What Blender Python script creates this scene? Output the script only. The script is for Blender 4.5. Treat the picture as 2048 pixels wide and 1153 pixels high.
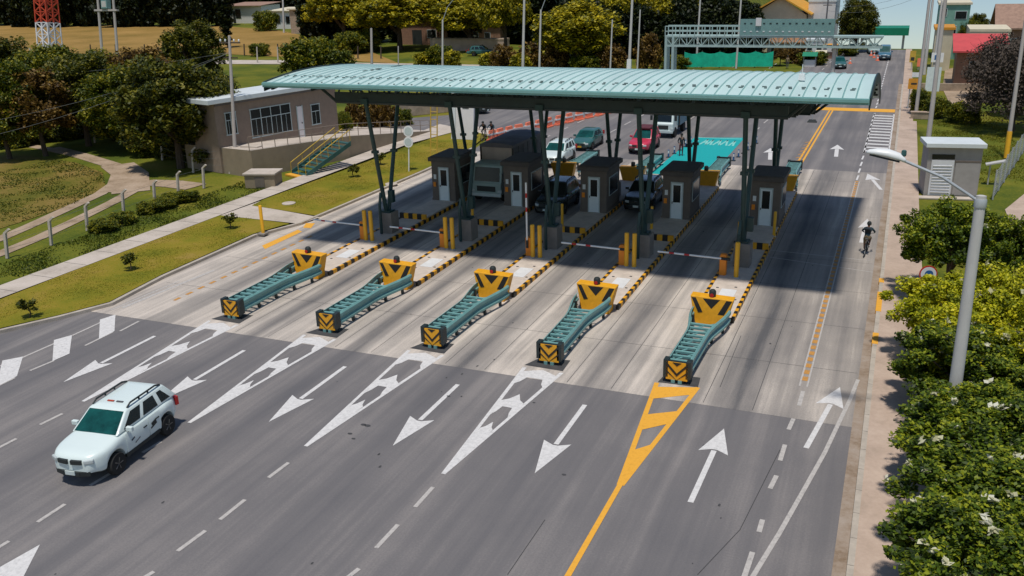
import bpy, bmesh, math, random
import numpy as np
from mathutils import Vector, Matrix, Euler

# ------------------------------------------------------------------ scene, camera, sky, sun
S = bpy.context.scene
for o in list(bpy.data.objects):
    bpy.data.objects.remove(o)
COL = S.collection
R = math.radians
F_PX, PITCH, YAW, ROLL, CAM_H = 1836.1, .3403, .4021, -.0273, 14.754   # solved from the photograph's lane lines and poles
cy, sy, cp, sp, cr, sr = math.cos(YAW), math.sin(YAW), math.cos(PITCH), math.sin(PITCH), math.cos(ROLL), math.sin(ROLL)
FW = Vector((-sy*cp, cy*cp, -sp)); R0 = Vector((cy, sy, 0)); U0 = R0.cross(FW)
RT = cr*R0 + sr*U0; UPV = -sr*R0 + cr*U0
CAM = Vector((0, 0, CAM_H))
cam = bpy.data.cameras.new('camera'); cam.sensor_width = 36; cam.lens = F_PX/2048*36; cam.clip_end = 3000; cam.clip_start = .1
camo = bpy.data.objects.new('camera', cam); COL.objects.link(camo)
m = Matrix((RT, UPV, -FW)).transposed().to_4x4(); m.translation = CAM; camo.matrix_world = m
S.camera = camo
S.render.resolution_x, S.render.resolution_y = 1024, 576
S.view_settings.view_transform = 'Standard'; S.view_settings.look = 'None'
S.view_settings.exposure = -.12; S.view_settings.gamma = 1

TILT = .118          # the carriageway climbs away from the camera: plumb things lean forward against it
SUN = Vector((.06, -.27, 1)).normalized()
W = bpy.data.worlds.new('World'); S.world = W; W.use_nodes = True
nt = W.node_tree; bg = nt.nodes['Background']
sky = nt.nodes.new('ShaderNodeTexSky'); sky.sky_type = 'NISHITA'; sky.sun_disc = False
sky.sun_elevation = math.asin(SUN.z); sky.sun_rotation = math.atan2(SUN.x, SUN.y)
sky.altitude = 2500; sky.air_density = 1.3; sky.dust_density = 1.2; sky.ozone_density = 2.0
tc = nt.nodes.new('ShaderNodeTexCoord'); mp = nt.nodes.new('ShaderNodeMapping')
mp.inputs['Rotation'].default_value = (.125, 0, 0)      # level horizon, seen against the climbing road
nt.links.new(tc.outputs['Generated'], mp.inputs['Vector']); nt.links.new(mp.outputs['Vector'], sky.inputs['Vector'])
nt.links.new(sky.outputs['Color'], bg.inputs['Color']); bg.inputs['Strength'].default_value = .10
sl = bpy.data.lights.new('sun', 'SUN'); sl.energy = 3.7; sl.angle = R(4.); sl.color = (1, .94, .85)
so = bpy.data.objects.new('sun', sl); COL.objects.link(so); so.rotation_euler = SUN.to_track_quat('Z', 'Y').to_euler(); so.location = (0, 0, 60)

# ------------------------------------------------------------------ photo pixel -> place
def ray(px, py):
    return FW + RT*((px-1024)/F_PX) - UPV*((py-576.5)/F_PX)
def P(px, py, z=0.):
    d = ray(px, py); return CAM + d*((z-CAM.z)/d.z)
def PY(px, py, Y):
    d = ray(px, py); return CAM + d*(Y/d.y)
def PX(px, py, X):
    d = ray(px, py); return CAM + d*(X/d.x)
def ppm(v):                                  # photo pixels per metre at a point
    return F_PX/((Vector(v)-CAM).dot(FW))
def sstep(a, b, x):
    t = min(1, max(0, (x-a)/(b-a))); return t*t*(3-2*t)
def H(x, y):                                 # the road crests and the land falls away beyond it
    return -.125*max(0, y-166)*sstep(-95, -50, x)
ORD = ['leftmost', 'second from left', 'middle', 'second from right', 'rightmost']
XI = [-26.72+5.06*i for i in range(5)]       # island axes
rnd = random.Random(7)

# ------------------------------------------------------------------ materials
MATS = {}
def newmat(name):
    mt = bpy.data.materials.new(name); mt.use_nodes = True; MATS[name] = mt
    return mt, mt.node_tree, mt.node_tree.nodes['Principled BSDF']
def N(t, typ, **kw):
    n = t.nodes.new(typ)
    for k, v in kw.items():
        if k in n.inputs: n.inputs[k].default_value = v
        else: setattr(n, k, v)
    return n
def ramp(t, pts):
    n = t.nodes.new('ShaderNodeValToRGB'); e = n.color_ramp.elements
    while len(e) < len(pts): e.new(.5)
    for q, (p, c) in zip(e, pts):
        q.position = p; q.color = (*c, 1)
    return n
def mul(c, f): return tuple(min(1, x*f) for x in c)
def simple(name, c, rough=.6, var=.18, scale=3., metal=0., bump=0., bscale=40., coat=0., stretch=None):
    mt, t, b = newmat(name)
    co = N(t, 'ShaderNodeTexCoord'); src = co.outputs['Object']
    if stretch:
        mpn = N(t, 'ShaderNodeMapping'); mpn.inputs['Scale'].default_value = stretch
        t.links.new(src, mpn.inputs['Vector']); src = mpn.outputs['Vector']
    n = N(t, 'ShaderNodeTexNoise', Scale=scale, Detail=6., Roughness=.65)
    t.links.new(src, n.inputs['Vector'])
    r = ramp(t, [(.25, mul(c, 1-var)), (.75, mul(c, 1+var))])
    t.links.new(n.outputs['Fac'], r.inputs['Fac']); t.links.new(r.outputs['Color'], b.inputs['Base Color'])
    b.inputs['Roughness'].default_value = rough; b.inputs['Metallic'].default_value = metal
    b.inputs['Coat Weight'].default_value = coat
    if bump:
        nb = N(t, 'ShaderNodeTexNoise', Scale=bscale, Detail=4.)
        t.links.new(src, nb.inputs['Vector'])
        bp = N(t, 'ShaderNodeBump', Strength=bump, Distance=.05)
        t.links.new(nb.outputs['Fac'], bp.inputs['Height']); t.links.new(bp.outputs['Normal'], b.inputs['Normal'])
    return mt
def foliage(name, dark, mid, bright, lo=.25, hi=.8, trans=.3, cl=.9):
    mt, t, b = newmat(name)
    g = N(t, 'ShaderNodeNewGeometry'); co = N(t, 'ShaderNodeTexCoord')
    n = N(t, 'ShaderNodeTexNoise', Scale=cl, Detail=2.)
    t.links.new(co.outputs['Object'], n.inputs['Vector'])
    a = N(t, 'ShaderNodeMath', operation='MULTIPLY_ADD'); a.inputs[1].default_value = .55; a.inputs[2].default_value = -.28
    t.links.new(g.outputs['Random Per Island'], a.inputs[0])
    s = N(t, 'ShaderNodeMath', operation='ADD'); t.links.new(a.outputs[0], s.inputs[0]); t.links.new(n.outputs['Fac'], s.inputs[1])
    r = ramp(t, [(lo, dark), ((lo+hi)/2, mid), (hi, bright)])
    t.links.new(s.outputs[0], r.inputs['Fac']); t.links.new(r.outputs['Color'], b.inputs['Base Color'])
    b.inputs['Roughness'].default_value = .55; b.inputs['Specular IOR Level'].default_value = .3
    tr = N(t, 'ShaderNodeBsdfTranslucent'); t.links.new(r.outputs['Color'], tr.inputs['Color'])
    mx = N(t, 'ShaderNodeMixShader'); mx.inputs[0].default_value = trans
    out = t.nodes['Material Output']
    t.links.new(b.outputs[0], mx.inputs[1]); t.links.new(tr.outputs[0], mx.inputs[2]); t.links.new(mx.outputs[0], out.inputs[0])
    return mt
def road_mat(name, base, dark, band_amt, streak, grime=0., lane0=XI[0], pitch=5.06):
    """tyre-worn surface: along-lane streaks, a dirtier band down each lane, blotches and fine grain"""
    mt, t, b = newmat(name)
    co = N(t, 'ShaderNodeTexCoord'); sep = N(t, 'ShaderNodeSeparateXYZ'); t.links.new(co.outputs['Object'], sep.inputs[0])
    def math_(op, a, bb=None, c=None):
        n = N(t, 'ShaderNodeMath', operation=op)
        for k, v in enumerate((a, bb, c)):
            if v is None: continue
            if isinstance(v, (int, float)): n.inputs[k].default_value = v
            else: t.links.new(v, n.inputs[k])
        return n.outputs[0]
    wob = N(t, 'ShaderNodeTexNoise', Scale=.08, Detail=1.); t.links.new(co.outputs['Object'], wob.inputs['Vector'])
    xx = math_('MULTIPLY_ADD', wob.outputs['Fac'], 1.6, sep.outputs['X'])
    ph = math_('FRACT', math_('DIVIDE', math_('SUBTRACT', xx, lane0+.8), pitch))
    dist = math_('ABSOLUTE', math_('SUBTRACT', ph, .42))
    band = math_('SMOOTH_MIN', math_('MULTIPLY', dist, 5.5), 1., .4)            # 0 in the lane centre, 1 at its sides
    mp2 = N(t, 'ShaderNodeMapping'); mp2.inputs['Scale'].default_value = (1.6, .06, 1); t.links.new(co.outputs['Object'], mp2.inputs['Vector'])
    st = N(t, 'ShaderNodeTexNoise', Scale=1., Detail=5., Roughness=.6); t.links.new(mp2.outputs[0], st.inputs['Vector'])
    bl = N(t, 'ShaderNodeTexNoise', Scale=.22, Detail=5., Roughness=.6); t.links.new(co.outputs['Object'], bl.inputs['Vector'])
    fine = N(t, 'ShaderNodeTexNoise', Scale=17., Detail=3., Roughness=.7); t.links.new(co.outputs['Object'], fine.inputs['Vector'])
    def spread(o, lo_, hi_):
        n = N(t, 'ShaderNodeMapRange'); n.inputs[1].default_value = lo_; n.inputs[2].default_value = hi_; t.links.new(o, n.inputs[0]); return n.outputs[0]
    east = spread(sep.outputs['X'], -7.5, -4.0)                                   # the two busiest lanes on the right are dirtier
    v = math_('MULTIPLY_ADD', band, band_amt, math_('MULTIPLY', spread(st.outputs['Fac'], .3, .7), streak))
    v = math_('ADD', v, math_('MULTIPLY', spread(bl.outputs['Fac'], .3, .7), .22))
    v = math_('ADD', v, math_('MULTIPLY', spread(fine.outputs['Fac'], .3, .7), .16))
    v = math_('MULTIPLY_ADD', east, -grime, v)
    tot = band_amt+streak+.22+.14
    r = ramp(t, [(.12, dark), (.58, tuple(x*.55+y*.45 for x, y in zip(dark, base))), (.84, base)])
    v = math_('DIVIDE', v, tot)
    t.links.new(v, r.inputs['Fac'])
    t.links.new(r.outputs['Color'], b.inputs['Base Color']); b.inputs['Roughness'].default_value = .85
    b.inputs['Specular IOR Level'].default_value = .3
    bp = N(t, 'ShaderNodeBump', Strength=.25, Distance=.02); t.links.new(fine.outputs['Fac'], bp.inputs['Height']); t.links.new(bp.outputs[0], b.inputs['Normal'])
    return mt
def patchy(name, cols, scale=.25, rough=.9, bump=.4, fine=6.):
    """earth, grass: broad patches over fine grain"""
    mt, t, b = newmat(name)
    co = N(t, 'ShaderNodeTexCoord')
    n1 = N(t, 'ShaderNodeTexNoise', Scale=scale, Detail=6., Roughness=.62); n2 = N(t, 'ShaderNodeTexNoise', Scale=fine, Detail=4., Roughness=.7)
    for n in (n1, n2): t.links.new(co.outputs['Object'], n.inputs['Vector'])
    a = N(t, 'ShaderNodeMath', operation='MULTIPLY_ADD'); a.inputs[1].default_value = .45; t.links.new(n2.outputs['Fac'], a.inputs[0])
    s = N(t, 'ShaderNodeMath', operation='MULTIPLY_ADD'); s.inputs[1].default_value = 1.; s.inputs[2].default_value = -.22
    t.links.new(n1.outputs['Fac'], s.inputs[0]); t.links.new(s.outputs[0], a.inputs[2])
    k = len(cols); r = ramp(t, [(.28+.44*i/(k-1), c) for i, c in enumerate(cols)])
    t.links.new(a.outputs[0], r.inputs['Fac']); t.links.new(r.outputs['Color'], b.inputs['Base Color'])
    b.inputs['Roughness'].default_value = rough; b.inputs['Specular IOR Level'].default_value = .2
    bp = N(t, 'ShaderNodeBump', Strength=bump, Distance=.08); t.links.new(n2.outputs['Fac'], bp.inputs['Height']); t.links.new(bp.outputs[0], b.inputs['Normal'])
    return mt
def worn_paint(name, c, under, thr=.36):
    mt, t, b = newmat(name)
    co = N(t, 'ShaderNodeTexCoord'); n = N(t, 'ShaderNodeTexNoise', Scale=7., Detail=8., Roughness=.75); t.links.new(co.outputs['Object'], n.inputs['Vector'])
    r = ramp(t, [(thr-.1, under), (thr, mul(c, .8)), (thr+.2, c)]); t.links.new(n.outputs['Fac'], r.inputs['Fac'])
    t.links.new(r.outputs['Color'], b.inputs['Base Color']); b.inputs['Roughness'].default_value = .7
    return mt

road_mat('asphalt', (.225, .207, .199), (.102, .100, .108), .22, .36)
road_mat('concrete', (.60, .53, .46), (.10, .098, .102), .42, .46, .2)
patchy('grass', [(.035, .06, .006), (.075, .10, .008), (.14, .145, .012), (.22, .17, .03)], .12)
patchy('verge_grass', [(.10, .115, .008), (.175, .165, .010), (.24, .185, .018), (.29, .20, .045)], .3, fine=12.)
patchy('hay', [(.17, .115, .022), (.27, .165, .042), (.36, .215, .065)], .07, fine=1.6)
patchy('meadow', [(.06, .075, .008), (.12, .11, .012), (.19, .135, .03), (.23, .15, .045)], .22, fine=3.)
patchy('dirt', [(.22, .16, .10), (.36, .27, .19), (.45, .35, .26)], .5)
patchy('pavement_pink', [(.36, .28, .22), (.45, .345, .275), (.52, .41, .33)], .6, bump=.15)
patchy('path_concrete', [(.36, .31, .26), (.48, .42, .36), (.55, .48, .42)], .5, bump=.1)
patchy('gutter', [(.20, .14, .09), (.30, .235, .18), (.36, .30, .25)], .9, bump=.2)
simple('kerb', (.42, .37, .31), .85, .22, 2., bump=.2)
worn_paint('white_paint', (.66, .645, .63), (.25, .24, .235), .38)
worn_paint('grey_white_paint', (.50, .47, .44), (.22, .21, .21), .42)
worn_paint('yellow_paint', (.75, .37, .035), (.40, .24, .09), .30)
worn_paint('orange_paint', (.56, .27, .06), (.30, .26, .22), .42)
worn_paint('teal_paint', (.0, .36, .36), (.0, .27, .28), .34)
worn_paint('pale_teal_paint', (.25, .62, .56), (.03, .40, .38), .42)
simple('tar', (.05, .05, .052), .8, .3)
simple('roof_seam', (.16, .33, .31), .5, .15)
simple('roof_teal', (.50, .66, .635), .42, .10, .6, bump=.03, bscale=3., stretch=(1, .25, 1))
simple('roof_dirt', (.12, .17, .16), .8, .4, 3.)
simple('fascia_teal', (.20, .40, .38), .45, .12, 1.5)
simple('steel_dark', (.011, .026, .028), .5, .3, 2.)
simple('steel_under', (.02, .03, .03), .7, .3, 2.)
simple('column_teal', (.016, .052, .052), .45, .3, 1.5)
simple('rail_teal', (.15, .32, .31), .4, .22, 2.2)
simple('rail_dark', (.018, .03, .032), .5, .3)
simple('booth_wall', (.15, .125, .105), .85, .15, 3., bump=.1)
simple('booth_roof', (.10, .088, .08), .8, .2)
simple('door_white', (.72, .80, .82), .5, .06)
simple('door_bright', (.80, .76, .76), .5, .05)
simple('glass_dark', (.006, .011, .013), .22, .3)
simple('glass_teal', (.006, .065, .058), .06, .8, 1.1)
simple('safety_yellow', (.76, .36, .012), .5, .15, 5.)
simple('bollard_yellow', (.80, .42, .02), .45, .12, 5.)
simple('gate_orange', (.80, .25, .015), .5, .1)
simple('black_paint', (.014, .013, .012), .55, .3)
simple('island_top', (.56, .48, .41), .9, .2, 1.6, bump=.25)
simple('plate_pale', (.66, .66, .66), .7, .1)
simple('plinth', (.24, .215, .185), .9, .18, 2., bump=.2)
simple('white_plastic', (.74, .76, .76), .4, .06)
simple('red_plastic', (.50, .02, .015), .35, .1)
simple('car_white', (.68, .775, .755), .3, .02, 1., coat=.6)
simple('car_dark', (.012, .022, .024), .25, .2, 1., coat=.7)
simple('car_green', (.03, .115, .105), .28, .15, 1., coat=.6)
simple('car_red', (.55, .035, .075), .3, .12, 1., coat=.5)
simple('car_blue', (.06, .16, .24), .35, .15, 1., coat=.4)
simple('truck_grey', (.30, .40, .385), .4, .12, 1.)
simple('tarp', (.14, .13, .14), .8, .2, 1.5, bump=.3, bscale=5.)
simple('cargo_beige', (.46, .37, .31), .8, .15, 1.5)
simple('cargo_side', (.10, .10, .10), .8, .35, 2.)
simple('tyre', (.014, .014, .014), .85, .2)
simple('rim', (.16, .16, .16), .35, .2, metal=.7)
simple('plastic_dark', (.02, .026, .026), .6, .2)
simple('lamp_clear', (.5, .55, .55), .15, .2)
simple('chrome', (.55, .57, .57), .25, .1, metal=.8)
simple('plate_yellow', (.62, .34, .02), .5, .1)
simple('plate_white', (.6, .68, .66), .5, .1)
simple('building_wall', (.27, .205, .16), .9, .12, 2.5, bump=.15)
simple('terrace_wall', (.27, .215, .15), .9, .15, 1.2, bump=.1)
simple('roof_white', (.62, .67, .68), .5, .08, 1.)
simple('frame_pale', (.48, .56, .56), .5, .1)
simple('stair_teal', (.03, .10, .095), .6, .3, 3.)
simple('handrail_yellow', (.50, .33, .04), .5, .2)
simple('railing_grey', (.24, .19, .15), .6, .2)
simple('pole_concrete', (.42, .385, .36), .85, .15, 2., bump=.1, stretch=(1, 1, .3))
simple('pole_pale', (.48, .47, .45), .8, .15, 2., stretch=(1, 1, .3))
simple('galvanised', (.45, .48, .50), .45, .15, 2., metal=.3)
simple('post_concrete', (.46, .41, .35), .9, .2, 3.)
simple('wire', (.20, .21, .21), .6, .1)
simple('tower_red', (.46, .05, .015), .5, .25)
simple('tower_white', (.66, .66, .68), .5, .12)
simple('orange_cone', (.85, .22, .12), .5, .1)
simple('net_green', (.005, .48, .31), .8, .3, 1.2)
simple('gantry_teal', (.36, .48, .46), .5, .15, 1.)
simple('sign_back', (.17, .315, .305), .55, .12, 1.)
simple('sign_green', (.0, .20, .10), .5, .15, 1.)
simple('sign_blue', (.03, .12, .30), .4, .2)
simple('sign_orange', (.62, .27, .02), .5, .15)
simple('wall_white', (.68, .67, .66), .85, .08, 1.5)
simple('wall_brick', (.27, .15, .10), .9, .25, 3.)
simple('wall_stone', (.36, .28, .21), .9, .35, 2.)
simple('roof_clay', (.30, .19, .14), .9, .25, 2.)
simple('roof_rust', (.30, .15, .07), .9, .3, 1.5)
simple('roof_orange', (.60, .30, .03), .7, .15, 1.)
simple('roof_red', (.55, .07, .07), .6, .15, 1.)
simple('wall_cream', (.60, .54, .40), .85, .12, 1.)
simple('wall_green', (.18, .36, .29), .8, .2, 1.)
simple('cabinet_grey', (.33, .31, .30), .85, .12, 2.)
simple('louvre_white', (.66, .67, .70), .6, .06)
simple('bark', (.075, .055, .04), .95, .3, 4., bump=.5, bscale=12.)
simple('twig', (.066, .05, .038), .95, .35, 1.)
simple('skin', (.24, .13, .085), .6, .1)
simple('cloth_dark', (.012, .018, .024), .9, .3)
simple('cloth_navy', (.015, .04, .055), .9, .3)
simple('cloth_red', (.09, .02, .03), .9, .3)
simple('cloth_khaki', (.20, .15, .085), .9, .2)
simple('cloth_grey', (.10, .10, .11), .9, .2)
foliage('leaf_dark', (.018, .030, .003), (.075, .088, .007), (.24, .21, .014))
foliage('leaf_mid', (.022, .044, .003), (.10, .125, .007), (.32, .28, .014))
foliage('leaf_fore', (.012, .028, .002), (.09, .145, .006), (.36, .38, .018), .22, .85)
foliage('leaf_lime', (.13, .16, .004), (.40, .41, .008), (.70, .62, .02), .22, .82)
foliage('leaf_yellow', (.07, .08, .005), (.30, .27, .010), (.66, .52, .02))
foliage('leaf_rust', (.06, .035, .008), (.15, .085, .014), (.27, .17, .03))
foliage('leaf_forest', (.004, .010, .004), (.015, .026, .007), (.050, .060, .010))
foliage('petal', (.48, .46, .25), (.68, .66, .45), (.78, .76, .62))
foliage('blade', (.11, .13, .008), (.165, .165, .010), (.24, .20, .02))
foliage('blade_dark', (.03, .055, .004), (.075, .10, .007), (.15, .15, .012))

# ------------------------------------------------------------------ object helpers
def tag(o, label=None, cat=None, group=None, kind=None):
    if label: o['label'] = label
    if cat: o['category'] = cat
    if group: o['group'] = group
    if kind: o['kind'] = kind
    return o
def empty(name, loc, label, cat, group=None, rz=0., plumb=False, s=1.):
    o = bpy.data.objects.new(name, None); COL.objects.link(o); o.empty_display_size = .3
    o.rotation_mode = 'ZYX'; o.location = loc; o.rotation_euler = (-TILT if plumb else 0, 0, rz); o.scale = (s, s, s)
    return tag(o, label, cat, group)
def kids(o):
    return [c for c in bpy.data.objects if c.parent == o]
KID = {}
def copy_tree(o, parent=None):
    c = o.copy(); COL.objects.link(c)
    if parent: c.parent = parent
    for ch in KID.get(o.name, []):
        k = copy_tree(ch, c); KID.setdefault(c.name, []).append(k)
    return c
def again(root, loc, label, rz=None, s=None):
    c = copy_tree(root); c.location = loc; c['label'] = label
    if rz is not None: c.rotation_euler.z = rz
    if s is not None: c.scale = s if hasattr(s, '__len__') else (s, s, s)
    return c
class MB:
    def __init__(s): s.v = []; s.f = []; s.mi = []; s.mats = []; s.cur = 0
    def m(s, name):
        if name not in s.mats: s.mats.append(name)
        s.cur = s.mats.index(name); return s
    def face(s, *idx): s.f.append(tuple(idx)); s.mi.append(s.cur)
    def poly(s, pts):
        b = len(s.v); s.v += [tuple(p) for p in pts]; s.face(*range(b, b+len(pts))); return s
    def box(s, c, d, rz=0., rx=0., ry=0., taper=1.):
        """centre, full sizes; taper shrinks the top"""
        b = len(s.v); e = Euler((rx, ry, rz)).to_matrix()
        for z in (-.5, .5):
            k = taper if z > 0 else 1.
            for x, y in ((-.5, -.5), (.5, -.5), (.5, .5), (-.5, .5)):
                s.v.append(tuple(Vector(c)+e @ Vector((x*d[0]*k, y*d[1]*k, z*d[2]))))
        for q in ((3, 2, 1, 0), (4, 5, 6, 7), (0, 1, 5, 4), (1, 2, 6, 5), (2, 3, 7, 6), (3, 0, 4, 7)):
            s.face(*[b+i for i in q])
        return s
    def span(s, x0, x1, y0, y1, z0, z1): return s.box(((x0+x1)/2, (y0+y1)/2, (z0+z1)/2), (abs(x1-x0), abs(y1-y0), abs(z1-z0)))
    def tube(s, p, q, r0, r1=None, n=8, caps=True):
        r1 = r0 if r1 is None else r1
        p, q = Vector(p), Vector(q); d = (q-p)
        if d.length < 1e-6: return s
        d.normalize(); a = d.orthogonal().normalized(); c = d.cross(a); b = len(s.v)
        for pt, r in ((p, r0), (q, r1)):
            for k in range(n):
                t = 2*math.pi*k/n; s.v.append(tuple(pt+a*(math.cos(t)*r)+c*(math.sin(t)*r)))
        for k in range(n):
            j = (k+1) % n; s.face(b+k, b+j, b+n+j, b+n+k)
        if caps:
            s.face(*range(b+n-1, b-1, -1)); s.face(*range(b+n, b+2*n))
        return s
    def path(s, pts, r, n=6):
        for a, c in zip(pts[:-1], pts[1:]): s.tube(a, c, r, None, n)
        return s
    def lathe(s, prof, n=16, axis='z', c=(0, 0, 0)):
        """prof: (radius, height) list"""
        b = len(s.v); c = Vector(c)
        for r, h in prof:
            for k in range(n):
                t = 2*math.pi*k/n; u, v = r*math.cos(t), r*math.sin(t)
                s.v.append(tuple(c+Vector({'z': (u, v, h), 'x': (h, u, v), 'y': (v, h, u)}[axis])))
        for i in range(len(prof)-1):
            for k in range(n):
                j = (k+1) % n; s.face(b+i*n+k, b+i*n+j, b+(i+1)*n+j, b+(i+1)*n+k)
        s.face(*range(b+n-1, b-1, -1)); e = b+(len(prof)-1)*n; s.face(*range(e, e+n))
        return s
    def prism(s, pts, z0, z1):
        """extrude an xy outline"""
        b = len(s.v); n = len(pts)
        s.v += [(x, y, z0) for x, y in pts]+[(x, y, z1) for x, y in pts]
        s.face(*range(b+n-1, b-1, -1)); s.face(*range(b+n, b+2*n))
        for k in range(n):
            j = (k+1) % n; s.face(b+k, b+j, b+n+j, b+n+k)
        return s
    def prism_uv(s, pts, o, u, v, w):
        """outline pts in the plane (o,u,v), thickened along vector w"""
        o, u, v, w = map(Vector, (o, u, v, w)); b = len(s.v); n = len(pts)
        for k in (0, 1): s.v += [tuple(o+u*x+v*y+w*k) for x, y in pts]
        s.face(*range(b+n-1, b-1, -1)); s.face(*range(b+n, b+2*n))
        for k in range(n):
            j = (k+1) % n; s.face(b+k, b+j, b+n+j, b+n+k)
        return s
    def loft(s, rings, closed=True, caps=True):
        b = len(s.v); n = len(rings[0])
        for r in rings: s.v += [tuple(p) for p in r]
        for i in range(len(rings)-1):
            for k in range(n if closed else n-1):
                j = (k+1) % n; s.face(b+i*n+k, b+i*n+j, b+(i+1)*n+j, b+(i+1)*n+k)
        if caps:
            s.face(*range(b+n-1, b-1, -1)); e = b+(len(rings)-1)*n; s.face(*range(e, e+n))
        return s
    def build(s, name, mats=None, parent=None, loc=None, smooth=False, fix=True, bevel=0., angle=35):
        me = bpy.data.meshes.new(name); me.from_pydata(s.v, [], s.f)
        names = s.mats or ([mats] if isinstance(mats, str) else mats)
        for q in names: me.materials.append(MATS[q])
        if s.mats: me.polygons.foreach_set('material_index', s.mi)
        if fix:
            bm = bmesh.new(); bm.from_mesh(me); bmesh.ops.recalc_face_normals(bm, faces=bm.faces); bm.to_mesh(me); bm.free()
        if smooth:
            me.polygons.foreach_set('use_smooth', [True]*len(me.polygons)); me.set_sharp_from_angle(angle=R(angle))
        me.update()
        o = bpy.data.objects.new(name, me); COL.objects.link(o)
        if parent: o.parent = parent; KID.setdefault(parent.name, []).append(o)
        if loc is not None: o.location = loc
        if bevel:
            md = o.modifiers.new('bevel', 'BEVEL'); md.width = bevel; md.segments = 2; md.limit_method = 'ANGLE'
        return o
def sheet(name, pts, z, mat, kind='structure', cell=None):
    """flat ground sheet with polygon outline, cut into cells so it can follow the land"""
    bm = bmesh.new(); vs = [bm.verts.new((p[0], p[1], 0)) for p in pts]; bm.faces.new(vs)
    if cell:
        ys = [p[1] for p in pts]; y = min(ys)+cell
        while y < max(ys):
            bmesh.ops.bisect_plane(bm, geom=bm.verts[:]+bm.edges[:]+bm.faces[:], plane_co=(0, y, 0), plane_no=(0, 1, 0)); y += cell
    bmesh.ops.triangulate(bm, faces=bm.faces)
    for v in bm.verts: v.co.z = z+H(v.co.x, v.co.y)
    bmesh.ops.recalc_face_normals(bm, faces=bm.faces)
    for f in bm.faces:
        if f.normal.z < 0: f.normal_flip()
    me = bpy.data.meshes.new(name); bm.to_mesh(me); bm.free(); me.materials.append(MATS[mat])
    o = bpy.data.objects.new(name, me); COL.objects.link(o)
    return tag(o, kind=kind)
def thing1(mb, name, label, cat, loc=(0, 0, 0), group=None, mats=None, smooth=False, plumb=False, rz=0., bevel=0.):
    o = mb.build(name, mats, loc=loc, smooth=smooth, bevel=bevel); tag(o, label, cat, group)
    o.rotation_mode = 'ZYX'; o.rotation_euler = (-TILT if plumb else 0, 0, rz)
    return o

# ------------------------------------------------------------------ SETTING: land, roads, paths, markings
xs = sorted(set(list(np.arange(-700, -100, 60))+list(np.arange(-100, 101, 10))+list(np.arange(160, 420, 60))))
ys = sorted(set([-80, -40, 0]+list(np.arange(20, 160, 20))+list(np.arange(160, 240, 6))+list(np.arange(260, 1000, 60))))
gv = [(x, y, H(x, y)-.03) for y in ys for x in xs]; nx = len(xs)
gf = [(j*nx+i, j*nx+i+1, (j+1)*nx+i+1, (j+1)*nx+i) for j in range(len(ys)-1) for i in range(nx-1)]
me = bpy.data.meshes.new('ground'); me.from_pydata(gv, [], gf); me.materials.append(MATS['grass'])
tag(bpy.data.objects.new('ground', me), kind='structure'); COL.objects.link(bpy.data.objects['ground'])

KL = [P(x, y) for x, y in ((-330, 745), (0, 668), (120, 640), (226, 612), (330, 557), (512, 475), (605, 450), (715, 403), (850, 345), (948, 299))]
kl = [(v.x, v.y) for v in KL]
main = kl+[(-33.8, 76), (-48, 74.5), (-50, 80), (-41, 88), (-40, 99), (-24, 108), (-13, 128), (-11.5, 240), (1.2, 240), (.1, 120), (-.3, 90), (-.3, 8), (-34, 8)]
sheet('road', main[::-1], 0, 'asphalt', cell=12)
slab = [(-33.9, 29.15)]+[q for q in kl if q[1] > 31 and q[1] < 68]+[(-32.9, 69), (-.3, 69.2), (-.3, 29.15)]
sheet('toll_plaza_slab', slab[::-1], .004, 'concrete')
sheet('gutter', [(-.34, 5), (0, 5), (0, 120), (-.34, 120)], .006, 'gutter')
# right footway: kerb step and slab
sheet('footpath', [(.16, 5), (3.4, 5), (3.2, 24), (2.6, 33), (1.9, 43), (1.75, 58), (1.6, 92), (.16, 92)], .13, 'pavement_pink')
mb = MB()
for y in np.arange(5, 118, 1.25): mb.span(-.0, .17, y+.01, y+1.24, -.05, .14)
tag(mb.build('kerb', 'kerb'), kind='structure')
sheet('footpath_strip', [(.16, 92), (1.3, 92), (.9, 165), (.0, 165)], .02, 'pavement_pink')
# left kerb, verges, walkway and path
def ribbon(mb, pts, w, z0, z1, off=0.):
    pts = [Vector((p[0], p[1], 0)) for p in pts]; L = []
    for i, p in enumerate(pts):
        a = pts[max(0, i-1)]; b = pts[min(len(pts)-1, i+1)]; d = (b-a).normalized(); nrm = Vector((-d.y, d.x, 0))
        L.append((p+nrm*off, p+nrm*(off+w)))
    mb.loft([[(l.x, l.y, z0), (l.x, l.y, z1), (r.x, r.y, z1), (r.x, r.y, z0)] for l, r in L])
    return mb
mb = MB(); ribbon(mb, kl, .2, -.05, .15)
tag(mb.build('kerb', 'kerb'), kind='structure')
vf = [P(x, y) for x, y in ((-330, 735), (0, 664), (120, 637), (226, 609), (330, 554), (512, 472), (585, 451), (440, 434), (405, 447), (0, 607), (-330, 735-10))]
vf = [(v.x-.2, v.y) for v in vf]
sheet('verge', [(-38.0, 15)]+[(x, y) for x, y in vf[1:-1]]+[(-39.1, 15)], .11, 'verge_grass')
vr = [P(x, y) for x, y in ((640, 436), (715, 401), (850, 343), (948, 297), (978, 272), (930, 262), (865, 280), (530, 403), (508, 415))]
sheet('verge', [(v.x-.15, v.y) for v in vr], .11, 'verge_grass')
wk = [P(x, y) for x, y in ((400, 449), (440, 434), (600, 451), (640, 438), (512, 415), (530, 402))]
sheet('walkway', [(v.x, v.y) for v in wk], .10, 'path_concrete')
sheet('path', [(-40.85, 10), (-39.15, 10), (-39.15, 70), (-37.6, 78), (-41.2, 80), (-40.85, 70)], .13, 'path_concrete')
mb = MB()
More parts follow.
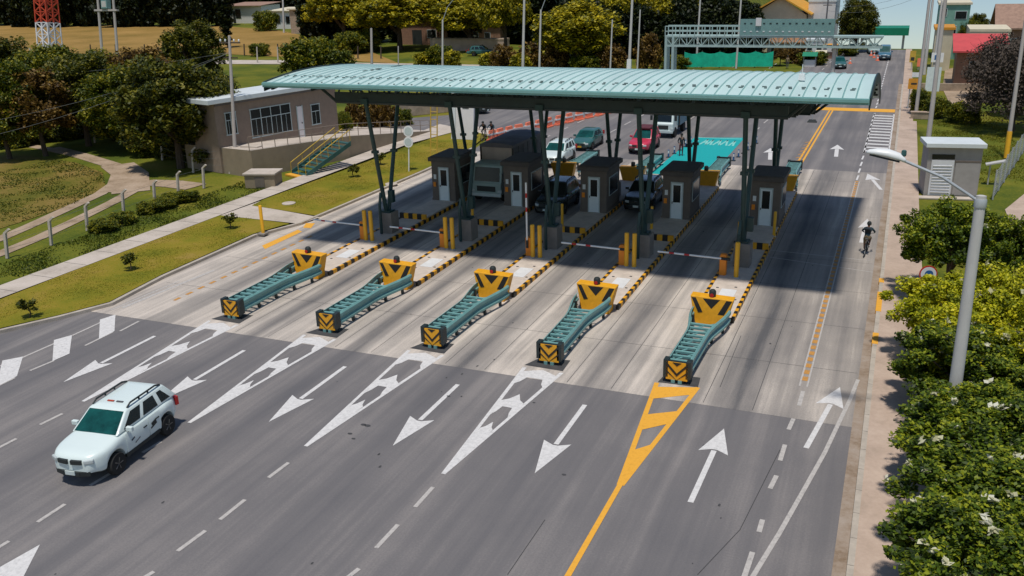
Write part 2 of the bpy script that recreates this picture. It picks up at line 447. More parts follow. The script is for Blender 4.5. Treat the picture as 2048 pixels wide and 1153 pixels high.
for y in np.arange(10, 78, 2.2): mb.span(-40.8, -39.2, y, y+.03, .128, .134)
tag(mb.build('path_joint', 'tar'), kind='structure')
# dirt track on the left, two wheel ruts joining, and far land
def track(name, pix, w, z, mat):
    pts = [P(x, y) for x, y in pix]; mb = MB(); ribbon(mb, [(p.x, p.y) for p in pts], w, z-.03, z, -w/2)
    tag(mb.build(name, mat), kind='structure')
track('dirt_track', ((-60, 500), (0, 478), (60, 452), (130, 420), (200, 388), (228, 368), (235, 348), (215, 330), (150, 310), (95, 298), (50, 290)), .95, .012, 'dirt')
track('dirt_track', ((-61, 530), (0, 508), (80, 475), (150, 442), (225, 405), (270, 380), (285, 360), (270, 343), (215, 325), (165, 310), (110, 296)), .95, .017, 'dirt')
track('dirt_track', ((225, 385), (255, 372), (300, 366), (345, 368), (392, 374)), 2.0, .022, 'dirt')
track('dirt_track', ((235, 330), (262, 350), (262, 385)), 2.6, .027, 'dirt')
fd = [P(x, y) for x, y in ((-400, 118), (0, 112), (440, 108), (800, 128), (720, 95), (560, 62), (440, 52), (-500, 50))]
sheet('hay_field', [(v.x, v.y) for v in fd], .02, 'hay')
fr = [P(x, y) for x, y in ((-300, 128), (0, 127), (560, 129), (700, 133), (1000, 137), (1000, 131), (700, 126), (560, 121), (0, 120), (-300, 121))]
sheet('far_road', [(v.x, v.y) for v in fr], .03, 'path_concrete')
db = [P(x, y) for x, y in ((1900, 210), (1985, 205), (2030, 165), (1960, 125), (1890, 140), (1885, 178))]
sheet('dirt_patch', [(v.x, v.y) for v in db], .02, 'dirt')
yd = [P(x, y) for x, y in ((2010, 420), (2120, 330), (2200, 420), (2060, 560))]
sheet('dirt_patch', [(v.x, v.y) for v in yd], .02, 'pavement_pink')
mw = [P(x, y) for x, y in ((-200, 310), (60, 312), (150, 325), (205, 345), (212, 375), (150, 408), (40, 445), (-200, 520))]
sheet('meadow', [(v.x, v.y) for v in mw], .0, 'meadow')
op = [P(x, y) for x, y in ((850, 264), (930, 250), (1010, 262), (978, 273), (930, 264), (868, 281))]
sheet('traffic_apron', [(v.x, v.y) for v in op], .02, 'path_concrete')

# painted markings: each kind of paint is one sheet lying on the road
MK = {k: MB() for k in ('white_paint', 'grey_white_paint', 'yellow_paint', 'orange_paint', 'teal_paint', 'pale_teal_paint', 'tar')}
ZM = .009
def mpoly(mat, pts, z=ZM): MK[mat].poly([(p[0], p[1], z) for p in pts])
def mline(mat, a, b, w, z=ZM):
    a, b = Vector(a[:2]), Vector(b[:2]); d = (b-a).normalized(); n = Vector((-d.y, d.x))*w/2
    mpoly(mat, (a+n, b+n, b-n, a-n), z)
def pl(mat, a, b, w=.13, z=ZM): mline(mat, P(*a), P(*b), w, z)
def arrow(mat, tail, tip, w=.17, hw=.47, hl=.42, z=ZM):
    a, b = Vector(tail[:2]), Vector(tip[:2]); L = (b-a).length; d = (b-a)/L; n = Vector((-d.y, d.x)); h = b-d*L*hl
    mpoly(mat, (a+n*w/2, a-n*w/2, h-n*w/2+d*.15, h+n*w/2+d*.15), z)
    mpoly(mat, (h+n*hw, h+d*.22+n*w/2, h+d*.22-n*w/2, h-n*hw, b), z)
for i in range(5):                                                   # lane arrows towards the camera
    xc = (-28.57, -23.85, -19.0, -14.1, -9.13)[i]
    arrow('white_paint', (xc, 27.75), (xc, 22.85))
arrow('white_paint', (-4.35, 22.9), (-4.25, 27.64), hl=.36); arrow('white_paint', P(1612, 897), P(1680, 775), hl=.34)
arrow('white_paint', P(1722, 486), P(1735, 438), .2, .38); arrow('white_paint', P(1762, 380), P(1735, 348), .22, .5)
arrow('white_paint', P(1672, 314), P(1675, 290), .3, .55); arrow('white_paint', P(1540, 320), P(1541, 297), .3, .55)
mpoly('white_paint', [P(*q) for q in ((80, 1090), (44, 1160), (-40, 1160), (-14, 1143))])
for i in range(4):                                                   # hatched noses
    X, tip = XI[i]-.02, (-26.5, -21.6, -16.79, -11.76)[i]
    y0, y1 = 30.0, 21.85; h0 = .84
    cen = lambda u: (X+(tip-X)*u, y0+(y1-y0)*u)
    hw = lambda u: max(.07, h0*(1-u*1.16))
    pt = lambda u, k: (cen(u)[0]+hw(u)*k, cen(u)[1])
    for k in (-1, 1): mpoly('white_paint', (pt(0, k), pt(1, k), (pt(1, k)[0]-k*.1, y1), (pt(0, k)[0]-k*.16, y0)))
    for u0, u1 in ((.0, .13), (.31, .44)):
        mpoly('white_paint', (pt(u0+.05, -.95), pt(u0+.02, -.4), pt(u0-.035 if u0 else .0, 0), pt(u0+.02, .4), pt(u0+.05, .95), pt(u1+.06, .95), pt(u1+.02, .6), pt(u1-.03, .42), pt(u1-.03, -.42), pt(u1+.02, -.6), pt(u1+.06, -.95)), ZM+.002)
    mpoly('white_paint', (pt(.62, -.97), pt(.60, -.45), pt(.555, 0), pt(.60, .45), pt(.62, .97), pt(1, 1), pt(1, -1)), ZM+.002)
    mpoly('tar', ((X-.85, 30.2), (X+.75, 30.15), (X+.7, 31.2), (X-.5, 31.1)), .007)
X = XI[4]; e0, e1 = (X-.72, 30.35), (X+.78, 30.45); ap = (-6.52, 23.1)
lerp = lambda a, b, t: (a[0]+(b[0]-a[0])*t, a[1]+(b[1]-a[1])*t)
mline('yellow_paint', e0, ap, .17); mline('yellow_paint', e1, (ap[0]+.06, ap[1]), .17, ZM+.001); mline('yellow_paint', (ap[0]+.02, ap[1]+.5), (-6.62, 8), .16, ZM+.004)
for t0, t1 in ((.0, .13), (.31, .46), (.66, 1.)):
    mpoly('yellow_paint', (lerp(e0, ap, t0+.05), lerp(e1, ap, t0-.03 if t0 else 0), lerp(e1, ap, min(1, t1-.04) if t1 < 1 else 1), lerp(e0, ap, min(1, t1+.06))), ZM+.002)
mpoly('tar', ((X-.7, 30.4), (X+.78, 30.46), (X+.7, 31.3), (X-.6, 31.3)), .007)
for q in (((200, 640), (231, 630), (229, 663), (198, 679)), ((108, 681), (144, 671), (139, 708), (105, 723)), ((5, 722), (46, 714), (34, 753), (-8, 775)), ((-90, 778), (-50, 763), (-62, 800), (-105, 822))):
    mpoly('white_paint', [P(*v) for v in q], ZM+.002)
for a, b in (((231, 632), (144, 672)), ((140, 674), (40, 718)), ((20, 724), (-90, 772)), ((170, 692), (225, 665)), ((240, 663), (278, 643)), ((108, 722), (60, 742)), ((30, 756), (-60, 800))):
    pl('grey_white_paint', a, b, .12)
for a, b in (((80, 850), (125, 828)), ((-8, 899), (33, 878)), ((75, 1045), (130, 1009)), ((-20, 1106), (18, 1083)), ((355, 1103), (411, 1062)), ((180, 972), (225, 945)), ((285, 906), (322, 884)),
             ((537, 956), (577, 926)), ((752, 1097), (796, 1050)), ((690, 1160), (718, 1138)), ((285, 1158), (308, 1144)), ((440, 1040), (490, 1000)), ((830, 1015), (866, 975))):
    pl('grey_white_paint', a, b, .13)
for a, b in (((1598, 812), (1606, 783)), ((1577, 860), (1587, 838)), ((1560, 922), (1570, 890)), ((1540, 978), (1553, 952)), ((1518, 1065), (1525, 1040)), ((1488, 1156), (1505, 1105))):
    pl('grey_white_paint', a, b, .14)
sol = ((1500, 1163), (1560, 1065), (1612, 973), (1650, 905), (1676, 850), (1700, 800), (1716, 760))
for a, b in zip(sol[:-1], sol[1:]): pl('grey_white_paint', a, b, .13)
for y in np.arange(32.3, 66, .62):                                   # rumble studs down the right lane line
    mline('orange_paint', (-2.16, y), (-2.15, y+.36), .2, ZM+.002)
mline('grey_white_paint', (-2.28, 31.8), (-2.25, 66), .07); mline('grey_white_paint', (-2.02, 31.8), (-2.0, 66), .06)
for y in np.arange(66.5, 150, 2.4): mline('white_paint', (-2.2, y), (-2.15, y+1.5), .12)
for y in np.arange(31.6, 43, .85): mline('orange_paint', (-30.95, y), (-30.95, y+.42), .18, ZM+.002)
mline('grey_white_paint', (-32.6, 30), (-32.2, 36), .2); mline('grey_white_paint', (-32.9, 29.6), (-32.75, 34), .1)
mpoly('yellow_paint', [P(*q) for q in ((524, 492), (596, 460), (604, 464), (530, 499))]); mpoly('yellow_paint', [P(*q) for q in ((606, 456), (612, 447), (630, 447), (622, 457))])
for y0, y1 in ((36.4, 37.6), (40.2, 42.8), (44.2, 44.8)): MK['yellow_paint'].span(-.03, .2, y0, y1, .02, .152)
for dx in (-.16, .14): mline('yellow_paint', (-6.55+dx, 63.5), (-6.25+dx, 99), .15)
for y in np.arange(64, 80, 1.3): mline('orange_paint', (-6.95, y), (-6.5, y+.5), .18, ZM+.002)
mline('yellow_paint', (-14, 98.6), (-.36, 98.6), 2.0, ZM+.003); mline('white_paint', (-30, 93), (-14, 100), .1)
for k in range(13):                                                   # ladder hatching before the footway
    y = 77.2+k*1.5; mline('white_paint', (-2.1, y+.1), (-.42, y), .55)
for x in (-2.2, -.4): mline('white_paint', (x, 76), (x, 96.5), .12)
mpoly('teal_paint', ((-16.3, 64.6), (-12.0, 64.6), (-12.05, 80.6), (-16.2, 79.6)))
for k, (dx, w) in enumerate(((.25, .3), (.95, .5), (1.5, .35), (2.05, .5), (2.6, .55), (3.35, .35))):   # worn letters, not legible in the photograph
    x = -16.1+dx; mline('pale_teal_paint', (x, 76.6), (x+w*.5, 79), .16, ZM+.003); mline('pale_teal_paint', (x+w*.5, 79), (x+w, 76.6), .16, ZM+.003)
    if k % 2: mline('pale_teal_paint', (x, 77.6), (x+w, 77.6), .3, ZM+.004)
mline('pale_teal_paint', (-15.9, 79.7), (-12.2, 79.9), .18, ZM+.003)
for xa in (-29, -24.3, -19.2): 
    for y in np.arange(71, 140, 4.5): mline('grey_white_paint', (xa+(y-71)*.03, y), (xa+(y-71)*.03+.06, y+2), .13)
for y in np.arange(84, 150, 4.5): mline('grey_white_paint', (-11.7+(y-84)*.03, y), (-11.6+(y-84)*.03, y+2), .12)
for a, b in (((1530, 500), (1740, 522)), ((1540, 515), (1745, 545)), ((690, 300), (690, 301))): pl('grey_white_paint', a, b, .05)
for X in XI:                                                          # sealed joints in the slab
    for dx in (1.2, 2.9): mline('tar', (X+dx, 29.3), (X+dx+.05, 69), .022, .0065)
for y in np.arange(33.6, 69, 4.6): mline('tar', (-33.2, y), (-.4, y), .02, .0075)
for a, b in (((1440, 775), (1482, 672)), ((1015, 1150), (1090, 1040)), ((1395, 1150), (1480, 1060)), ((1480, 1060), (1560, 900)), ((840, 350), (700, 420))): pl('tar', a, b, .022, .0055)
for k in range(45):                                                   # drips and scuffs in the wheel lanes
    x = XI[rnd.randrange(5)]+2.5+rnd.gauss(0, .7); y = rnd.uniform(10, 60); r = rnd.uniform(.015, .05)
    mpoly('tar', [(x+r*math.cos(t)*rnd.uniform(.7, 1.2), y+r*1.8*math.sin(t)*rnd.uniform(.7, 1.2)) for t in np.arange(0, 6.2, .8)], .0085+k*.00001)
for x, y, r in ((700, 868, .06), (707, 878, .05), (727, 850, .07), (897, 793, .05), (1128, 950, .05), (1068, 806, .04), (735, 852, .08)):   # oil spots
    c = P(x, y); mpoly('tar', [(c.x+r*1.5*math.cos(t), c.y+r*math.sin(t)) for t in np.arange(0, 6.2, .7)])
for k, mbk in MK.items():
    tag(mbk.build(k.replace('paint', 'road_marking').replace('tar', 'road_patch'), k), kind='structure')

# ------------------------------------------------------------------ TOLL CANOPY
def zroof(y):                                                         # level barrel vault over a climbing road
    return 9.18+1.06*(1-abs((y-49.4)/9.4)**2.2)-TILT*(y-40)
XL, XR, YF, YB = -30.75, -1.15, 40.0, 59.6
can = empty('toll_canopy', (-16, 49, 0), 'long curved pale teal metal canopy over the toll lanes', 'canopy')
T = Vector((-16, 49, 0))
mb = MB().m('roof_teal')
xr = []                                                                # standing seams every 60 cm
x = XL
while x < XR-.02:
    xr += [(x, 0), (x+.45, 0), (x+.47, .05), (x+.51, .05)]; x += .52
xr.append((XR, 0))
yy = list(np.linspace(YF, YB, 22)); rows = []
for y in yy: rows.append([Vector((x, y, zroof(y)+h))-T for x, h in xr])
mb.loft(rows, closed=False, caps=False)
mb.m('roof_seam'); sm = [k for k in range(len(xr)-1) if k % 4 in (1, 2)]
for i_ in range(len(rows)-1):
    for k in sm: mb.mi[i_*(len(xr)-1)+k] = mb.cur
mb.m('roof_teal'); mb.loft([[p-Vector((0, 0, .09)) for p in r] for r in rows], closed=False, caps=False)
for s_ in (0, -1):                                                     # close the edges
    mb.loft([[r[s_], r[s_]-Vector((0, 0, .09))] for r in rows], closed=False, caps=False)
    mb.loft([[p, p-Vector((0, 0, .09))] for p in rows[s_]], closed=False, caps=False)
mb.m('roof_dirt')
for k in range(56):
    x = XL+.3+k*.52
    for yq in (41.5, 41.75): mb.box(Vector((x+rnd.uniform(-.06, .06), yq, zroof(yq)+.03))-T, (.10+.1*rnd.random(), .07, .025), rx=.2)
    if rnd.random() < .5: mb.box(Vector((x+rnd.uniform(-.1, .1), 40.35, zroof(40.35)+.03))-T, (.08, .06, .03), rx=.25)
for y in np.arange(43, 58, .5):
    if rnd.random() < .75: mb.box(Vector((-26.6+.25*math.sin(y), y, zroof(y)+.045))-T, (.1+rnd.random()*.15, .3, .03), rx=math.atan((zroof(y+.1)-zroof(y-.1))/.2))
mb.build('roof', None, can, fix=True)
mb = MB().m('fascia_teal')
mb.span(XL-.02-T.x, XR+.02-T.x, YF-.14-T.y, YF-.003-T.y, zroof(YF)-.20, zroof(YF)+.05)
mb.span(XL-T.x, XR-T.x, YF-.22-T.y, YF-.145-T.y, zroof(YF)-.1, zroof(YF)+.02)
mb.build('fascia', None, can)
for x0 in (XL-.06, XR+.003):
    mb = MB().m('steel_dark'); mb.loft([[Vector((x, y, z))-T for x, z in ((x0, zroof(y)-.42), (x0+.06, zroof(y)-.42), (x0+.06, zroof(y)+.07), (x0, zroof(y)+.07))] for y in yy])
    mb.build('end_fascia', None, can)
mb = MB().m('steel_dark')                                              # trusses along the canopy
for yt, zb in ((43.3, 7.85), (46.8, 7.4), (54.6, 6.3), (57.9, 5.85)):
    zt = zroof(yt)-.2
    mb.span(-28.6-T.x, -4.6-T.x, yt-.1-T.y, yt+.1-T.y, zb-.02, zb+.5)
    a, b = -28.6, -4.6
    mb.tube(Vector((a, yt, zb))-T, Vector((b, yt, zb))-T, .12); mb.tube(Vector((XL+.2, yt, zt))-T, Vector((XR-.2, yt, zt))-T, .09)
    mb.tube(Vector((a, yt, zb))-T, Vector((XL+.3, yt, zt))-T, .08); mb.tube(Vector((b, yt, zb))-T, Vector((XR-2, yt, zt))-T, .08)
    n = 20
    for k in range(n):
        xa, xb = a+(b-a)*k/n, a+(b-a)*(k+1)/n; xm = (xa+xb)/2
        mb.tube(Vector((xa, yt, zb))-T, Vector((xm, yt, zt))-T, .05, n=5); mb.tube(Vector((xm, yt, zt))-T, Vector((xb, yt, zb))-T, .05, n=5)
mb.build('truss', None, can)
mb.m('steel_dark')
mb = MB().m('steel_under')                                             # arched ribs and purlins under the sheet
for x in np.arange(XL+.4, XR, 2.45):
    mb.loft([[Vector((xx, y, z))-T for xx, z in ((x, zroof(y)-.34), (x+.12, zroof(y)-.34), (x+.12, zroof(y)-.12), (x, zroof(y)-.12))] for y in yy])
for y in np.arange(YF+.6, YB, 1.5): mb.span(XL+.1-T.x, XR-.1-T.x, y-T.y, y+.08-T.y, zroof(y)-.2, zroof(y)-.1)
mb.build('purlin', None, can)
for i, X in enumerate(XI):
    for base, tops, pt in (((44.75, 1.38), ((43.25, 8.0), (46.8, 7.45)), 1.4), ((56.1, 1.2), ((54.6, 6.35), (57.9, 5.9)), 1.2)):
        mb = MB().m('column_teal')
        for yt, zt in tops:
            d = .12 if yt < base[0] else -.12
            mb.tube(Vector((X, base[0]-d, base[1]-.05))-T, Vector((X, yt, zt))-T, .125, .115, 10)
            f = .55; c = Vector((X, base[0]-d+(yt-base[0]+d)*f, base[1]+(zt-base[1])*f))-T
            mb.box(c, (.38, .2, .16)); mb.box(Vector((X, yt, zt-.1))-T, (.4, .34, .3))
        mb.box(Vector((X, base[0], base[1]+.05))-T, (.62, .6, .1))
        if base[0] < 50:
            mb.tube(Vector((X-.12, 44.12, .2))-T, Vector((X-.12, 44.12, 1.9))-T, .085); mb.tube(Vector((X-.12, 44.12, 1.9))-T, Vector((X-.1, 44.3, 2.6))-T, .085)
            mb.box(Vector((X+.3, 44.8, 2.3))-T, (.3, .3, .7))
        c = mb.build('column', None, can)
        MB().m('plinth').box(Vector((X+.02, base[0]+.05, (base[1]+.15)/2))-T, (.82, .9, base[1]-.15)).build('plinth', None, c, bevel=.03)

# ------------------------------------------------------------------ TOLL ISLANDS and what stands on them
def striped_edge(mb, x0, x1, y0, y1, z0, z1, axis, step=.5):
    a, b = (y0, y1) if axis == 'y' else (x0, x1); k = 0; t = a
    while t < b-1e-6:
        e = min(b, t+step); mb.m('safety_yellow' if k % 2 else 'black_paint')
        if axis == 'y': mb.span(x0, x1, t, e, z0, z1)
        else: mb.span(t, e, y0, y1, z0, z1)
        t = e; k += 1
isl0 = empty('toll_island', (XI[0], 36.9, 0), 'raised concrete toll island with striped kerbs, '+ORD[0]+' of five', 'traffic island', 'toll islands between the lanes')
mb = MB().m('island_top'); mb.span(-.78, .78, .3, 24.0, 0, .17); mb.span(-.86, .86, 10.9, 24.0, 0, .30); mb.build('slab', None, isl0)
mb = MB().m('plate_pale'); mb.span(-.28, .42, 2.6, 4.0, .17, .19); mb.m('tar')
for x, y in ((-.5, 4.1), (.55, 2.7), (.3, 4.4), (-.35, 2.3)): mb.span(x-.06, x+.06, y-.05, y+.05, .17, .185)
mb.build('hatch_cover', None, isl0)
for sx in (-1, 1):
    mb = MB(); striped_edge(mb, min(sx*.785, sx*.92), max(sx*.785, sx*.92), .2, 24.1, 0, .21, 'y', .34); mb.build('kerb_edge', None, isl0)
mb = MB(); striped_edge(mb, -.9, .9, 10.75, 10.895, 0, .5, 'x', .3); mb.build('end_step', None, isl0)

bar0 = empty('crash_barrier', (XI[0], 30.55, 0), 'teal guardrail barrier with chevron nose before the '+ORD[0]+' toll island', 'barrier', 'guardrail noses before the toll islands')
def hwid(y): return .40+(.36*sstep(3.2, 5.9, y))                       # rails flare to meet the end block
yr = list(np.linspace(.12, 6.05, 22))
wprof = [(0, .26), (.06, .31), (.06, .40), (-.03, .48), (-.03, .56), (.06, .64), (.06, .76), (0, .82)]
for sx in (-1, 1):
    mb = MB().m('rail_teal')
    mb.loft([[(sx*(hwid(y)+dx), y, z) for dx, z in wprof]+[(sx*(hwid(y)-.03+dx), y, z) for dx, z in wprof[::-1]] for y in yr])
    mb.build('guardrail', None, bar0, smooth=True)
mb = MB().m('rail_teal')
for y in np.arange(.35, 4.4, .42):
    mb.span(-hwid(y)+.04, hwid(y)-.04, y, y+.13, .70, .78)
for y in np.arange(.35, 4.3, .84): mb.tube((-hwid(y)+.06, y, .72), (hwid(y+.84)-.06, y+.84, .72), .03, n=5)
mb.build('cross_bar', None, bar0)
for y in (.3, 1.6, 2.9, 4.2, 5.4):
    for sx in (-1, 1): MB().m('rail_dark').span(sx*(hwid(y)-.10)-.05, sx*(hwid(y)-.10)+.05, y-.06, y+.06, .0, .66).build('post', None, bar0)
mb = MB().m('rail_dark')
for sx in (-1, 1): mb.span(sx*.42-.09, sx*.42+.09, .0, .34, .22, .90)
mb.span(-.40, .44, .04, .16, .12, .86); mb.build('nose_frame', None, bar0)
def chev(mb, w, h, z0, y, bands, mat='black_paint', th=.012, drop=.38):
    """V bands pointing down on a vertical face looking towards -y"""
    mb.m(mat)
    for top, tk in bands:
        o = (0, y-th, z0); pts = []
        def zc(x): return h*top-(drop*h)*(1-abs(x)/(w/2))
        for sx in (-1, 1):
            a = [(sx*w/2, min(h, zc(w/2))), (0, max(0, zc(0))), (0, max(0, zc(0)-tk*h)), (sx*w/2, min(h, zc(w/2)-tk*h))]
            if abs(a[0][1]-a[3][1]) < .01: continue
            mb.prism_uv(a, o, (1, 0, 0), (0, 0, 1), (0, th, 0))
mb = MB().m('safety_yellow'); mb.span(-.40, .40, .0, .036, .14, .84)
chev(mb, .8, .7, .14, 0, ((1.0, .17), (.55, .12)), drop=.62)
mb.m('black_paint').prism_uv([(-.17, .70), (.17, .70), (0, .55)], (0, -.012, .14), (1, 0, 0), (0, 0, 1), (0, .012, 0))
mb.build('chevron_panel', None, bar0)
for x0 in (-.2, .06): MB().m('rail_teal').span(x0, x0+.14, -.02, .1, 0, .14).build('foot', None, bar0)

blk0 = empty('barrier_block', (XI[0], 36.45, 0), 'yellow concrete block with black chevrons at the head of the '+ORD[0]+' toll island', 'barrier block', 'yellow blocks heading the toll islands')
mb = MB().m('safety_yellow')                                           # narrower foot, notched top, face leaning back
zt = 1.24
F = [(-.60, -.02, 0), (.66, -.02, 0), (.68, 0, .35), (.92, .1, zt), (-.90, .1, zt+.05), (-.70, 0, .42)]
B = [(x*1.0, .62, z) for x, y, z in F]
mb.loft([F, B]); mb.build('block', None, blk0, bevel=.03)
mb = MB().m('black_paint')
def slant(pts): return [(x, -.02+.1*max(0, (z-.35)/.81), z) for x, z in pts]
for pts in (((-.84, 1.22), (-.66, 1.22), (-.34, .62), (-.52, .60)), ((.62, 1.2), (.86, 1.2), (.56, .58), (.30, .58)), ((-.36, 1.21), (.36, 1.21), (.02, .80))):
    a = slant(pts); b = [(x, y+.02, z) for x, y, z in a]; mb.loft([a, b])
mb.build('chevron', None, blk0)
lm = MB().m('plastic_dark').lathe([(.13, 0), (.15, .1), (.15, .26), (.10, .33), (.03, .35)], 12, c=(0, .3, zt+.0)).build('beacon', None, blk0, smooth=True)
MB().m('red_plastic').lathe([(.085, 0), (.075, .03), (.02, .04)], 10, 'y', (0, .12, zt+.13)).build('lens', None, lm)

bol0 = empty('bollard', (XI[0]-.34, 42.75, .17), 'left yellow post of the pair on the '+ORD[0]+' toll island', 'bollard', 'yellow posts on the toll islands')
MB().m('bollard_yellow').lathe([(.115, 0), (.115, 1.72), (.10, 1.76), (.03, 1.78)], 12).build('post', None, bol0, smooth=True)
MB().m('galvanised').lathe([(.2, 0), (.2, .02), (.13, .03)], 12).build('base_plate', None, bol0)

gat0 = empty('boom_gate', (XI[0]-.62, 43.0, .17), 'orange boom gate with its white arm lowered beside the '+ORD[0]+' toll island', 'boom gate', 'boom gates closing the lanes')
MB().m('gate_orange').box((0, 0, .5), (.32, .34, 1.0)).box((0, 0, 1.02), (.26, .3, .06)).build('cabinet', None, gat0, bevel=.02)
def boom(mb, L, up=False):
    k = 0
    d = Vector((0, 0, 1)) if up else Vector((-1, 0, .02))
    o = Vector((-.05, -.2, .86))
    for a, b, mtl in ((0, L*.5, 'white_plastic'), (L*.5, L*.58, 'red_plastic'), (L*.58, L*.74, 'white_plastic'), (L*.74, L*.82, 'red_plastic'), (L*.82, L, 'white_plastic')):
        mb.m(mtl).tube(o+d*a, o+d*b, .048, n=8)
    mb.m('plastic_dark').tube(o-d*.4, o+d*.02, .07); return mb
boom(MB(), 3.15).build('arm', None, gat0)

bth0 = empty('toll_booth', (XI[0]+.05, 51.9, .30), 'brown toll booth with a pale half glazed door on the '+ORD[0]+' toll island', 'toll booth', 'toll booths under the canopy')
mb = MB().m('booth_wall'); mb.span(-.82, .82, 0, 2.75, 0, 2.55); mb.span(-.86, .86, -.03, 2.8, 0, .12); mb.build('wall', None, bth0)
MB().m('booth_roof').span(-.98, .98, -.16, 2.95, 2.56, 2.82).span(-.9, .9, -.06, 2.85, 2.82, 2.87).build('roof', None, bth0, bevel=.02)
dr = MB().m('door_white').span(-.26, .34, -.045, -.005, .02, 2.12).build('door', None, bth0)
MB().m('frame_pale').span(-.33, -.265, -.06, -.002, 0, 2.2).span(.345, .41, -.06, -.002, 0, 2.2).span(-.264, .344, -.06, -.002, 2.125, 2.2).build('door_frame', None, bth0)
MB().m('glass_dark').span(-.17, .25, -.055, -.046, 1.0, 2.02).build('pane', None, dr)
MB().m('plastic_dark').span(-.235, -.20, -.09, -.046, .92, 1.04).build('handle', None, dr)
for sx in (-1, 1):
    wn = MB().m('frame_pale').span(min(sx*.823, sx*.86), max(sx*.823, sx*.86), .5, 2.3, .95, 2.1).build('window', None, bth0)
    MB().m('glass_dark').span(min(sx*.861, sx*.868), max(sx*.861, sx*.868), .56, 2.24, 1.01, 2.04).build('pane', None, wn)
MB().m('white_plastic').span(-.68, -.5, -.03, -.003, 1.4, 1.7).build('notice', None, bth0)
MB().m('gate_orange').span(-.72, -.54, -.05, -.003, .9, 1.2).build('card_reader', None, bth0)

for i in range(5):
    o_ = ORD[i]
    if i:
        X = XI[i]
        again(isl0, (X, 36.9, 0), 'raised concrete toll island with striped kerbs, '+o_+' of five')
        again(bar0, (X+rnd.uniform(-.04, .04), 30.55+rnd.uniform(-.08, .05), 0), 'teal guardrail barrier with chevron nose before the '+o_+' toll island', rz=rnd.uniform(-.018, .018))
        again(blk0, (X+rnd.uniform(-.04, .04), 36.45, 0), 'yellow concrete block with black chevrons at the head of the '+o_+' toll island')
        if i != 4: again(bol0, (X-.34, 42.75, .17), 'left yellow post of the pair on the '+o_+' toll island')
        again(bth0, (X+.05, 51.9, .30), 'brown toll booth with a pale half glazed door on the '+o_+' toll island')
        if i != 2: again(gat0, (X-.62, 43.0, .17), 'orange boom gate with its white arm lowered beside the '+o_+' toll island')
    again(bol0, (XI[i]+.06, 42.75, .17), 'right yellow post of the pair on the '+o_+' toll island' if i < 4 else 'round yellow steel post standing alone beside the rightmost boom gate')
g2 = empty('boom_gate', (XI[2]-.62, 43.0, .17), 'orange boom gate with its white arm raised upright on the middle toll island', 'boom gate', 'boom gates closing the lanes')
MB().m('gate_orange').box((0, 0, .5), (.32, .34, 1.0)).build('cabinet', None, g2, bevel=.02); boom(MB(), 3.1, True).build('arm', None, g2)
for X, y, l in ((XI[4]+.85, 50.2, 'yellow post before the door of the rightmost toll booth'), (XI[4]-.65, 47.6, 'yellow post beside the column of the rightmost toll island'), (XI[3]-.75, 49.4, 'dim yellow post beside the second booth from the right'), (XI[1]-.7, 47.0, 'dim yellow post beside the column of the second island from the left'), (XI[2]-.75, 48.5, 'dim yellow post beside the column of the middle island')):
    again(bol0, (X, y, .2), l, s=(.7, .7, .8))
# rear ends of the islands
def rear(i):
    b = empty('barrier_block', (XI[i], 62.6, 0), 'yellow concrete block at the rear end of the '+ORD[i]+' toll island', 'barrier block', 'yellow blocks at the rear of the toll islands', rz=math.pi)
    return b
rb = {}
for i in range(5):
    c = again(blk0, (XI[i], 61.35, 0), 'yellow concrete block at the rear end of the '+ORD[i]+' toll island', rz=math.pi); c['group'] = 'yellow blocks at the rear of the toll islands'
    c = again(bar0, (XI[i], 67.9, 0), 'teal guardrail barrier running behind the '+ORD[i]+' toll island', rz=math.pi); c['group'] = 'guardrail noses behind the toll islands'
for i, y0 in ((3, 69.2), (2, 69.2)):                                  # low delineator rows continuing the rear noses
    for k in range(7):
        o = MB().m('sign_blue').box((0, 0, .3), (.12, .05, .6)).m('white_plastic').box((0, -.03, .42), (.1, .015, .2)).m('plastic_dark').box((0, 0, .02), (.3, .3, .04))
        thing1(o, 'delineator', 'blue lane delineator post in the row behind the '+ORD[i]+' rear guardrail', 'delineator', (XI[i]+.1+.12*k, y0+k*1.5, .01), 'blue delineator posts behind the '+ORD[i]+' island')

